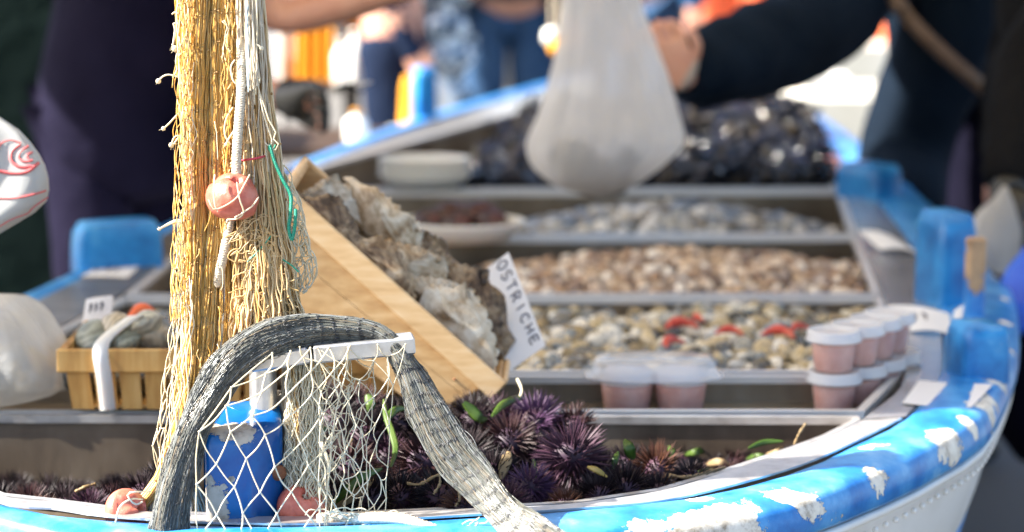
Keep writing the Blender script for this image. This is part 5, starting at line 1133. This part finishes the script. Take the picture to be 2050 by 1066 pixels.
# ------------------------------------------------------------------ people
def skin_mesh(name, V, E, Rr, mat, parent=None, root=0, sub=2, folds=0, origin=None):
    me = bpy.data.meshes.new(name); o0 = worldloc(parent) if parent is not None else np.array(origin if origin is not None else (0, 0, 0), float)
    me.from_pydata([tuple(np.array(v) - o0) for v in V], E, []); o = bpy.data.objects.new(name, me); COL.objects.link(o)
    if parent is not None: o.parent = parent
    else: o.location = o0
    md = o.modifiers.new('Skin', 'SKIN'); md.use_smooth_shade = True
    for i, r in enumerate(Rr): me.skin_vertices[0].data[i].radius = (r, r) if np.isscalar(r) else r
    me.skin_vertices[0].data[root].use_root = True
    sb_ = o.modifiers.new('Sub', 'SUBSURF'); sb_.levels = sub; sb_.render_levels = sub
    if folds:
        tx = bpy.data.textures.new(name + '_folds', 'CLOUDS'); tx.noise_scale = .09
        dm = o.modifiers.new('Folds', 'DISPLACE'); dm.texture = tx; dm.strength = folds; dm.mid_level = .5; dm.texture_coords = 'GLOBAL'
    me.materials.append(mat); return o
class Fig:
    def __init__(s): s.V = []; s.E = []; s.R = []
    def p(s, v, r, a=None):
        s.V.append(tuple(v)); s.R.append(r); i = len(s.V) - 1
        if a is not None: s.E.append((a, i))
        return i
    def chain(s, pts, a=None):
        for v, r in pts: a = s.p(v, r, a)
        return a
def person(feet, face, label, arms, shirt, trousers, h=1.75, lean=(0, 0), sleeves=(1, 1), gloves=(None, None), fold=.02, bulk=1.0, hand=(None, None), hair=HAIR, group=None, armk=1.0, hem=.94):
    """feet (x, y); face = heading angle of the gaze (0 = -Y, towards the camera); arms = ((elbow, wrist), (elbow, wrist)) world points or None, right then left."""
    k = h / 1.75; fx, fy = feet; ca, sa = math.cos(face), math.sin(face)
    def L(x, y, z, ln=1):                                 # x to the person's left, y forward
        t = max(0, z - .9) / .6
        return np.array((fx + k * (x * ca + y * sa) + lean[0] * t * ln, fy + k * (x * sa - y * ca) + lean[1] * t * ln, z * k))
    sh = [L(-.19, 0, 1.43), L(.19, 0, 1.43)]; armp = []
    for i, a in enumerate(arms):
        sgn = -1 if i == 0 else 1
        armp.append((np.array(a[0]), np.array(a[1])) if a is not None else (L(sgn * .24, .02, 1.13), L(sgn * .25, .10, .88)))
    f = Fig(); pel = f.p(L(0, 0, .97), .125 * k)
    ch = f.chain([(L(0, .01, 1.12), .115 * k), (L(0, .0, 1.30), .135 * k), (L(0, -.01, 1.43), .10 * k), (L(0, 0, 1.52), .055 * k), (L(0, .02, 1.60), .075 * k), (L(0, .02, 1.68), .092 * k), (L(0, .01, 1.745), .06 * k)], pel)
    jaw = f.p(L(0, .075, 1.585), .045 * k, pel + 5); f.p(L(0, .118, 1.645), .012 * k, pel + 5)
    for sx in (-1, 1): f.p(L(sx * .085, .0, 1.645), .016 * k, pel + 5)
    neck = pel + 3
    for i, sx in enumerate((-1, 1)):
        e, w_ = armp[i]; s_ = sh[i]; u = (w_ - e) / (np.linalg.norm(w_ - e) + 1e-9)
        wi = f.chain([(s_, .062 * k), (s_ * .5 + e * .5, .052 * k), (e, .044 * k), (e * .55 + w_ * .45, .046 * k), (w_, .029 * k)], neck)
        hd = hand[i]
        side = np.cross(u, (0, 0, 1)); side /= np.linalg.norm(side) + 1e-9; up_ = np.cross(side, u)
        if hd is not None: side, up_ = [np.array(q, float) for q in hd[:2]]
        if hd is not None and len(hd) > 2: u = np.array(hd[2], float); u /= np.linalg.norm(u)
        palm = f.p(w_ + u * .055, .034, wi)
        for q in range(4):                                # four unequal curled fingers rooted inside the palm, and the thumb
            o_ = side * (-.030 + .020 * q); ln_ = (.036, .042, .040, .031)[q]; b0 = w_ + u * .082 + o_
            f.chain([(b0, .0098), (b0 + u * ln_ * .8 - up_ * ln_ * .35, .0088), (b0 + u * ln_ * .9 - up_ * ln_ * 1.1, .0080), (b0 + u * ln_ * .5 - up_ * ln_ * 1.5, .0072)], palm)
        tb_ = w_ + u * .03 - side * .036
        f.chain([(tb_, .0135), (tb_ + u * .028 - side * .016 + up_ * .004, .0115), (tb_ + u * .056 - side * .012 + up_ * .008, .0098)], palm)
    for sx in (-1, 1): f.chain([(L(sx * .09, 0, .90), .098 * k), (L(sx * .10, .01, .70), .080 * k), (L(sx * .10, .015, .48), .060 * k), (L(sx * .10, -.01, .30), .056 * k), (L(sx * .10, -.02, .09), .040 * k), (L(sx * .105, .07, .045), .038 * k), (L(sx * .11, .15, .035), .028 * k)], pel)
    body = skin_mesh('person', f.V, f.E, f.R, SKIN, origin=(fx, fy, 0)); tag(body, label, 'person', group)
    # clothing
    c = Fig(); b0 = c.p(L(0, 0, hem), (.152 if hem > .9 else .180) * k * bulk)
    c.chain([(L(0, .01, 1.10), (.148 if hem > .9 else .168) * k * bulk), (L(0, .0, 1.28), .162 * k * bulk), (L(0, -.01, 1.42), .120 * k * bulk), (L(0, 0, 1.50), .068 * k * bulk)], b0)
    for i, sx in enumerate((-1, 1)):
        e, w_ = armp[i]; s_ = sh[i]
        if sleeves[i] == 1: c.chain([(s_, .085 * k * bulk), (s_ * .5 + e * .5, .074 * k * bulk * armk), (e, .068 * k * bulk * armk), (e * .5 + w_ * .5, .062 * k * bulk * armk), (e * .1 + w_ * .9, .050 * k * bulk * armk), (w_ * 1.0, .046 * k * armk)], b0 + 3)
        else: c.chain([(s_, .082 * k), (s_ * .6 + e * .4, .074 * k), (s_ * .25 + e * .75, .066 * k)], b0 + 3)
    skin_mesh('jacket' if sleeves[0] == 1 else 'shirt', c.V, c.E, c.R, shirt, body, folds=fold)
    t = Fig(); b0 = t.p(L(0, 0, .98 if hem > .9 else .90), .125 * k)
    for sx in (-1, 1): t.chain([(L(sx * .09, 0, .89), .116 * k), (L(sx * .10, .01, .68), .098 * k), (L(sx * .10, .012, .46), .082 * k), (L(sx * .10, -.01, .28), .078 * k), (L(sx * .10, -.02, .08), .074 * k)], b0)
    skin_mesh('trousers', t.V, t.E, t.R, trousers, body, folds=fold * .8)
    for sx in (-1, 1):
        sf = Fig(); a = sf.p(L(sx * .10, -.06, .05), .046 * k); sf.chain([(L(sx * .105, .03, .05), .050 * k), (L(sx * .11, .13, .04), .042 * k), (L(sx * .11, .19, .035), .032 * k)], a); skin_mesh('shoe', sf.V, sf.E, sf.R, GLOVE, body)
        m = MB(); m.ball(L(sx * .034, .098, 1.672), .012 * k, seg=10, rings=7); m.build('eye', bpy.data.materials.get('white_foam_plastic'), body)
    hf = Fig(); a = hf.p(L(0, -.03, 1.66), .088 * k); hf.chain([(L(0, -.015, 1.72), .085 * k), (L(0, .03, 1.755), .058 * k)], a); hf.p(L(0, -.05, 1.60), .06 * k, a); skin_mesh('hair', hf.V, hf.E, hf.R, hair, body)
    for i in (0, 1):
        if gloves[i] is not None:
            e, w_ = armp[i]; u = (w_ - e) / np.linalg.norm(w_ - e); g = Fig(); side = np.cross(u, (0, 0, 1)); side /= np.linalg.norm(side); up_ = np.cross(side, u)
            if hand[i] is not None: side, up_ = [np.array(q, float) for q in hand[i][:2]]
            a = g.p(w_ - u * .03, .046); pl_ = g.chain([(w_ + u * .01, .044), (w_ + u * .06, .050)], a)
            for q in range(4):
                o_ = side * (-.036 + .024 * q); ln_ = (.036, .042, .040, .031)[q]; b_ = w_ + u * .085 + o_
                g.chain([(b_, .0135), (b_ + u * ln_ * .8 - up_ * ln_ * .35, .0125), (b_ + u * ln_ * .9 - up_ * ln_ * 1.1, .0115), (b_ + u * ln_ * .5 - up_ * ln_ * 1.5, .0105)], pl_)
            tb_ = w_ + u * .03 - side * .042; g.chain([(tb_, .018), (tb_ + u * .03 - side * .016, .0155), (tb_ + u * .06 - side * .012, .013)], pl_)
            skin_mesh('glove', g.V, g.E, g.R, gloves[i], body)
    return body, L

# seller behind the left rail: bare arm up to the right, gloved hand low
person((-.90, 5.45), R(62), 'person in a dark navy short-sleeved shirt behind the left rail, bare arm raised', ((D(560, 40, 5.25), D(850, -38, 5.05)), (D(425, 178, 5.12), D(582, 196, 4.92))), NAVY_TEE, NAVY_TEE, 1.80, (.20, -.15), (0, 0), (None, GLOVE), .018, 1.30, hand=(None, ((0, -.5, .86), (.1, .86, .5))), hem=.72)
# what the gloved hand works on: knife and white bottle
m = MB(); m.tube(DP([(672, 180, 4.84), (712, 172, 4.84)]), .008, 8, caps=True); kr = m.build('shucking_knife', GLOVE, origin=tuple(D(672, 180, 4.84))); tag(kr, 'short steel shucking knife in the gloved hand', 'knife')
m = MB(); P = DP([(712, 172, 4.84), (745, 165, 4.84)]); m.tube(P, (.006, .001), 6, flat=.3); m.build('blade', STEEL, kr)
# customer leaning in from the right with the bag
cust, LC = person((1.16, 6.15), R(-68), 'person in a dark navy wool coat at the right rail, holding out the bag', ((D(1640, 55, 5.45), D(1368, 158, 4.92)), (D(1800, 330, 5.9), D(1830, 440, 5.6))), NAVY_COAT, NAVY_TRS, 1.78, (-.10, -.22), (1, 1), (None, None), .03, 1.32, armk=1.32, hand=(((-.94, .05, -.33), (.35, -.93, .05), D(1314, 50, 4.90) - D(1362, 165, 4.92)), None))
cf = Fig(); a = cf.p(D(1385, 152, 4.93), .050); cf.p(D(1362, 140, 4.92), .046, a); skin_mesh('shirt_cuff', cf.V, cf.E, cf.R, cloth('grey_cuff', (.25, .22, .20), (.36, .33, .31)), cust)
st_ = MB(); P = cr(DP([(1700, -160, 5.55), (1790, -5, 5.52), (1822, 40, 5.50), (1880, 100, 5.50), (1955, 165, 5.52), (2040, 245, 5.6)]), 30); S = np.array((.012, 0, .012)); st_.grid(np.stack([P - S, P + S, P + S + (0, -.003, 0), P - S + (0, -.003, 0)], 1), wrap=True)
tag(st_.build('bag_strap', LEATHER, origin=tuple(P[0])), 'brown leather bag strap slung across the navy coat', 'strap')
bk_ = MB(); bk_.lathe([(.016, 0), (.02, .004), (.016, .008)], tuple(D(1800, 12, 5.48)), 16, np.array(Matrix.Rotation(R(90), 3, 'X'))); tag(bk_.build('strap_buckle', LEATHER, origin=tuple(D(1800, 12, 5.48))), 'strap buckle on the navy coat', 'buckle')
# shopper at the far right edge
person((1.24, 5.02), R(-70), 'person in a charcoal padded jacket cut off by the right edge', (None, (D(2060, 150, 4.80), D(2022, 385, 4.66))), CHARCOAL, NAVY_TRS, 1.74, (-.06, -.05), (1, 1), (None, GLOVE), .03, 1.35)
ct = Fig(); a = ct.p((1.22, 5.0, .95), .225); ct.chain([((1.215, 4.98, .60), .235), ((1.215, 4.97, .20), .245)], a); 
o = skin_mesh('long_coat', ct.V, ct.E, ct.R, NAVY_TRS, bpy.data.objects['person.002'], folds=.03)
m = MB(); m.grid(soft([(tuple(D(1985, 545, 4.62)), .005, .005), (tuple(D(1990, 538, 4.62)), .035, .03), (tuple(D(1995, 480, 4.62)), .055, .04), (tuple(D(1998, 430, 4.62)), .040, .03), (tuple(D(2010, 392, 4.63)), .020, .02), (tuple(D(2018, 376, 4.64)), .012, .012)], 40, .05, 9), wrap=True)
tag(m.build('shopping_bag', BAG, origin=tuple(D(1985, 545, 4.62))), 'small white plastic bag hanging from the dark gloved hand at right', 'plastic bag')
m = MB(); m.grid(soft([(tuple(D(2048, 668, 4.2)), .01, .01), (tuple(D(2048, 660, 4.2)), .04, .03), (tuple(D(2050, 600, 4.2)), .045, .035), (tuple(D(2052, 540, 4.22)), .03, .02), (tuple(D(2052, 500, 4.25)), .008, .008)], 32, .04, 4), wrap=True)
tag(m.build('blue_bag', M_noise('vivid_blue_plastic', [(.01, .06, .45), (.015, .10, .60), (.03, .16, .70)], 9, .4, 0, (30, .4, .006)), origin=tuple(D(2048, 668, 4.2))), 'vivid blue bag at the right edge beside the rail', 'bag')

# people and things across the street, out of focus
gb = MB(); gb.box((-1.62, 6.9, .62), (.95, .7, 1.24), bev=.05); gs = gb.build('tarpaulin_stack', DARK_GREEN, origin=(-1.62, 6.9, 0), smooth=False); tag(gs, 'stack under a dark green tarpaulin behind the seller', 'stack')
person((-.43, 8.55), R(88), 'person in dark blue jeans and jacket standing behind the gloved hand', (None, None), DENIM_D, DENIM_D, 1.74, (0, 0), (1, 1), (None, None), .02, .72)
glossy = NT('blue_white_glossy_coat'); _v = glossy.coord((1, 1, 1)); _n = glossy.noise(_v, 11, 3, .5, 1.2)
glossy.set(rough=.2, spec=.8, coat=.6, color=glossy.ramp(_n, [(0, (.015, .03, .06)), (.50, (.03, .06, .11)), (.53, (.35, .50, .62)), (.62, (.75, .80, .84)), (1, (.80, .84, .86))])); glossy.bump(glossy.noise(_v, 9, 4, .6, 1.0), .9, .03)  # pale blotches carry the pattern and the jacket's sun highlights in colour
pB, LB = person((-.02, 10.3), R(10), 'person in a dark coat with pale pattern and painted highlights behind the far rail', (None, None), cloth('slate_coat', (.02, .032, .05), (.045, .065, .09)), DENIM, 1.78, (0, 0), (1, 1), (None, None), .03, 1.45)
m = MB(); q_ = np.array([[D(x + 14 * math.sin(y * .05 + x * .03), y, 9.25 - .05 * math.sin((x - 835) / 34) + .02 * math.sin(y * .09)) for x in np.linspace(838, 945, 18)] for y in np.linspace(-190, 225, 40)]); m.grid(q_); m.grid((q_ + (0, .02, 0))[:, ::-1])
tag(m.build('patterned_shawl', glossy.m, origin=tuple(D(890, 200, 9.8))), 'pale blue and white shiny patterned cloth hanging on the dark coat', 'cloth')
person((.62, 11.4), R(-15), 'person in a blue jacket beyond the held out bag', (None, None), BLUE_COAT, DENIM, 1.76, (0, 0), (1, 1), (None, None), .02, 1.2)
person((.24, 10.6), R(5), 'person in slate blue clothes between the far rail and the bag', (None, None), cloth('slate_blue_cloth', (.02, .035, .055), (.04, .06, .09)), DENIM, 1.70, (0, 0), (1, 1), (None, None), .02, 1.25)
person((-2.55, 11.0), R(25), 'person half hidden at the top left edge, bare hand showing', (None, (D(20, -60, 10.5), D(8, 40, 10.3))), DARK_GREEN, DARK_GREEN, 1.75, (0, 0), (1, 1), (None, None), .02, 1.3)
# orange oilskin aprons on a rack and white bottles in the sun
def hang(x0, x1, y0, y1, d, mat, name, label, cat, th=.05, wob=.02, n=26):
    xs = np.linspace(x0, x1, n); ys = np.linspace(y0, y1, 18); f = np.array([[D(x, y, d) + (0, wob * math.sin((x - x0) * 24 / (x1 - x0)) - th / 2, 0) for x in xs] for y in ys]); b = f + (0, th, 0)
    m = MB(); m.grid(f); m.grid(b[:, ::-1]); e = np.concatenate([f[0], f[1:, -1], f[-1, -2::-1], f[-2:0:-1, 0]]); e2 = np.concatenate([b[0], b[1:, -1], b[-1, -2::-1], b[-2:0:-1, 0]]); m.grid(np.stack([e, e2], 1)[np.r_[0:len(e), 0]])
    return tag(m.build(name, mat, origin=tuple(D((x0 + x1) / 2, y1, d))), label, cat)
def post(x, d, h_, label, r=.02):
    c = D(x, 0, d); m = MB(); m.lathe([(r, 0), (r, h_)], (c[0], c[1], 0), 16); return tag(m.build('rack_post', CREAM_TABLE, origin=(c[0], c[1], 0)), label, 'post')
rk = empty('clothes_rack', tuple(D(660, 0, 9.1) * (1, 1, 0)), 'rack with orange oilskins behind the gloved hand', 'rack')
for x in (560, 765): c = D(x, 0, 9.1); m = MB(); m.lathe([(.018, 0), (.018, 1.52)], (c[0], c[1], 0), 14); m.build('upright', STEEL, rk)
m = MB(); m.tube([D(560, 0, 9.1) * (1, 1, 0) + (0, 0, 1.5), D(765, 0, 9.1) * (1, 1, 0) + (0, 0, 1.5)], .016, 8, caps=True); m.build('top_bar', STEEL, rk)
hang(588, 668, -270, 172, 9.1, ORANGE, 'orange_oilskin', 'wide orange oilskin hanging under the raised bare arm', 'oilskin')
hang(694, 742, -270, 120, 9.15, ORANGE, 'orange_oilskin', 'narrow orange oilskin beside the dark jeans', 'oilskin')
hang(515, 590, -270, 160, 9.2, cloth('pale_grey_cloth', (.42, .43, .45), (.55, .56, .58)), 'grey_apron', 'pale grey apron beside the wide orange oilskin', 'apron')
def bottle(x, yb, d, hpx, r, label, cap=None, mat=PLASTIC_W):
    p = D(x, yb, d); h_ = hpx * d / FPX; m = MB(); m.lathe([(r * .9, 0), (r, .01), (r, h_ * .62), (r * .8, h_ * .72), (r * .34, h_ * .82), (r * .34, h_ * .9)], p, 24); o = m.build('plastic_bottle', mat, origin=tuple(p)); tag(o, label, 'bottle')
    m = MB(); m.lathe([(r * .4, h_ * .9), (r * .4, h_), (0, h_)], p, 16, capt=False); m.build('cap', cap or ORANGE, o); return o
DARK_WOOD = M_noise('dark_stained_wood', [(.02, .012, .008), (.045, .028, .018), (.07, .045, .03)], 9, .6, 0, (40, .2, .002), sc=(2, 12, 12), spec=.2)
tbl = empty('work_table', tuple(D(680, 300, 6.9) * (1, 1, 0)), 'dark wooden work table behind the left rail', 'table')
tz = D(700, 298, 6.9)[2]; tc = D(640, 0, 7.1)
m = MB(); m.box((tc[0], 7.15, tz - .015), (.62, .6, .03), bev=.004); m.build('table_top', DARK_WOOD, tbl, smooth=False)
for sx in (-.28, .28):
    for sy in (-.27, .27): m = MB(); m.box((tc[0] + sx, 7.15 + sy, (tz - .03) / 2), (.035, .035, tz - .03)); m.build('leg', DARK_WOOD, tbl, smooth=False)
bottle(714, 286, 6.9, 66, .034, 'white plastic bottle with a yellow cap on the work table', bpy.data.materials['orange_oilskin'])
bottle(690, 158, 9.0, 84, .042, 'white bottle gleaming in front of the narrow orange oilskin') if False else None
rkz = D(705, 170, 8.9)[2]
m = MB(); m.box((D(700, 0, 8.9)[0], 8.95, rkz - .01), (.30, .2, .02)); sh_ = m.build('side_shelf', DARK_WOOD, smooth=False); tag(sh_, 'small shelf carrying white bottles in front of the oilskins', 'shelf')
m = MB(); m.box((D(700, 0, 8.9)[0], 8.98, (rkz - .02) / 2), (.05, .05, rkz - .02)); m.build('leg', DARK_WOOD, sh_, smooth=False)
bottle(684, 170, 8.85, 92, .028, 'white bottle at the left of the small shelf', PLASTIC_W); bottle(712, 170, 8.85, 110, .036, 'taller white bottle with yellowish base on the small shelf', PLASTIC_W)
cn = D(820, 232, 8.0); m = MB(); m.lathe([(.034, 0), (.034, .01), (.026, .14), (.018, .17), (0, .172)], cn - (0, 0, .04), 24, capt=False); o = m.build('orange_cone', ORANGE, origin=tuple(cn)); tag(o, 'orange cone shaped marker beside the far blue cleat', 'cone')
m = MB(); m.lathe([(.075, -.06), (.075, -.04)], cn, 24); m.build('base', PLASTIC_W, o)
m = MB(); m.lathe([(.05, 0), (.05, cn[2] - .07)], (cn[0], cn[1], 0), 12); tag(m.build('bollard', CREAM_TABLE, origin=(cn[0], cn[1], 0)), 'short pale bollard carrying the orange marker', 'bollard')
m = MB(); m.grid(soft([(tuple(D(880, 245, 8.6)), .01, .01), (tuple(D(882, 238, 8.6)), .05, .05), (tuple(D(880, 205, 8.6)), .055, .05), (tuple(D(872, 165, 8.6)), .03, .03), (tuple(D(866, 150, 8.6)), .008, .008)], 32, .06, 12), wrap=True)
tag(m.build('white_bag', PLASTIC_W, origin=tuple(D(880, 245, 8.6))), 'small white bag right of the far blue cleat', 'bag')
# salmon coloured stall awning and cream table on the right
stl = empty('market_stall', tuple(D(1560, 0, 12.5) * (1, 1, 0)), 'salmon orange market stall cloth across the street on the right', 'market stall')
xs = np.linspace(1402, 1800, 40); f = np.array([[D(x, y, 12.3) + (0, .05 * math.sin(x * .07) + .03 * math.sin(x * .19 + y * .02), 0) for x in xs] for y in np.linspace(-420, 85, 24)]); m = MB(); m.grid(f); m.grid((f + (0, .03, 0))[:, ::-1]); m.build('hanging_cloth', SALMON, stl)
for x in (1400, 1800): c = D(x, 0, 12.4); m = MB(); m.lathe([(.025, 0), (.025, 2.2)], (c[0], c[1], 0), 14); m.build('stall_pole', CREAM_TABLE, stl)
c0, c1 = D(1395, 70, 12.0), D(1805, 70, 12.0); zt = c0[2] - .04
m = MB(); m.box(((c0[0] + c1[0]) / 2, 12.1, zt / 2), (c1[0] - c0[0], .5, zt - .02)); m.build('counter', CREAM_TABLE, stl, smooth=False)
for i, (x, w_, hh, mt, lb) in enumerate([(1430, 40, .06, PLASTIC_W, 'white box at the left end of the stall counter'), (1545, 60, .05, ORANGE, 'yellow orange crate on the stall counter'), (1490, 50, .05, SALMON, 'salmon crate on the stall counter'), (1610, 60, .08, SALMON, 'taller salmon crate on the stall counter')]):
    p = D(x, 70, 11.98); m = MB(); m.box((p[0], 12.02, zt + hh / 2 - .008), (w_ * .0026, .2, hh), taper=.85, bev=.006); m.build('stall_crate', mt, origin=(p[0], 12.02, zt - .008), smooth=False); o = bpy.data.objects[sorted(k.name for k in bpy.data.objects if k.name.startswith('stall_crate'))[-1]]; tag(o, lb, 'crate')
tb2 = empty('cream_table', tuple(D(1680, 350, 8.3) * (1, 1, 0)), 'cream market table with maroon legs under the navy sleeve', 'table')
zt2 = D(1690, 190, 8.6)[2]; xa, xb = D(1560, 0, 8.6)[0], D(1775, 0, 8.6)[0]
m = MB(); m.box(((xa + xb) / 2, 8.8, zt2 - .02), (xb - xa + .25, .7, .04), bev=.006); m.build('table_top', CREAM_TABLE, tb2, smooth=False)
m = MB(); m.box(((xa + xb) / 2, 8.46, zt2 - .10), (xb - xa + .2, .02, .14), bev=.004); m.build('apron_board', CREAM_TABLE, tb2, smooth=False)
m = MB(); m.box(((xa + xb) / 2 - .06, 8.62, zt2 - .42), (xb - xa - .05, .02, .46), bev=.004); m.build('front_panel', CREAM_TABLE, tb2, smooth=False)
for px_ in (1722, 1790, 1560):
    m = MB(); c = D(px_, 0, 8.5); m.box((c[0], 8.5, (zt2 - .04) / 2), (.035, .035, zt2 - .04)); m.build('leg', MAROON, tb2, smooth=False)
m = MB(); m.box((D(1650, 0, 8.6)[0], 8.62, zt2 + .035), (.16, .24, .07), bev=.006); tag(m.build('white_box', PLASTIC_W, origin=(D(1650, 0, 8.6)[0], 8.62, zt2), smooth=False), 'white box on the cream table under the navy sleeve', 'box')
# small pale things on the far side: paper roll, orange and white balls stand in for a gloved fist left of the bag
for i, (x, y, r, mt, lb) in enumerate([(1118, 92, .030, ORANGE, 'orange buoy left of the held out bag'), (1104, 74, .026, PLASTIC_W, 'white buoy beside the orange one, left of the bag')]):
    m = MB(); c = D(x, y, 6.7); m.lathe([(r * .3, -r), (r * .8, -r * .7), (r, 0), (r * .8, r * .7), (r * .3, r)], c, 20); o = m.build('buoy', mt, origin=tuple(c)); tag(o, lb, 'buoy')
    m = MB(); m.tube([c + (0, 0, r), c + (0, 0, .3)], .004, 6); m.build('cord', ROPE, o)
# dark facade closing the street behind, with a darker shop front
fac = empty('building', (0, 17, 0), 'dark shaded building front across the street', 'building')
WALLM = M_noise('shaded_plaster', [(.05, .065, .08), (.08, .09, .10), (.12, .12, .12)], 2, .85, 0, (30, .3, .01))  # plaster in dark blue-grey tones
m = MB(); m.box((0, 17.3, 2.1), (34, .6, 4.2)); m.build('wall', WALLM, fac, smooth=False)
m = MB(); m.box((0, 16.97, .4), (34, .06, .8)); m.build('plinth', M_noise('stone_plinth', [(.10, .10, .10), (.16, .16, .155)], 4, .8), fac, smooth=False)
for k in range(8):
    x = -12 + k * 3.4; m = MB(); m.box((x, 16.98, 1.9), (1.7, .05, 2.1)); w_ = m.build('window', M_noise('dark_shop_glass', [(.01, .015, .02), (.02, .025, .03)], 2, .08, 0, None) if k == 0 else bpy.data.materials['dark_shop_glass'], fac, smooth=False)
    m = MB()
    for sx in (-.88, .88): m.box((x + sx, 16.96, 1.9), (.08, .09, 2.1))
    for sz in (.81, 2.99): m.box((x, 16.96, sz), (1.84, .09, .08))
    m.build('frame', CREAM_TABLE, w_, smooth=False)
# awning over the stall
aw = empty('market_awning', (-.4, 5, 0), 'cream canvas awning on poles over the boat stall', 'awning')
AX0, AX1, AY0, AY1, AZ = -2.95, 1.95, 2.88, 5.5, 2.45
m = MB(); f = np.array([[(x, y, AZ + .25 * (y - AY0) / (AY1 - AY0) - .05 * math.sin(math.pi * (x - AX0) / (AX1 - AX0))) for x in np.linspace(AX0, AX1, 20)] for y in np.linspace(AY0, AY1, 12)]); m.grid(f); m.grid((f + (0, 0, .004))[:, ::-1]); m.build('canvas', CANVAS, aw)
for x, y in ((AX0, AY0), (AX1, AY0), (AX0, AY1), (AX1, AY1)):
    z = AZ + (.25 if y == AY1 else 0); m = MB(); m.lathe([(.022, 0), (.022, z)], (x, y, 0), 14); m.build('pole', STEEL, aw)
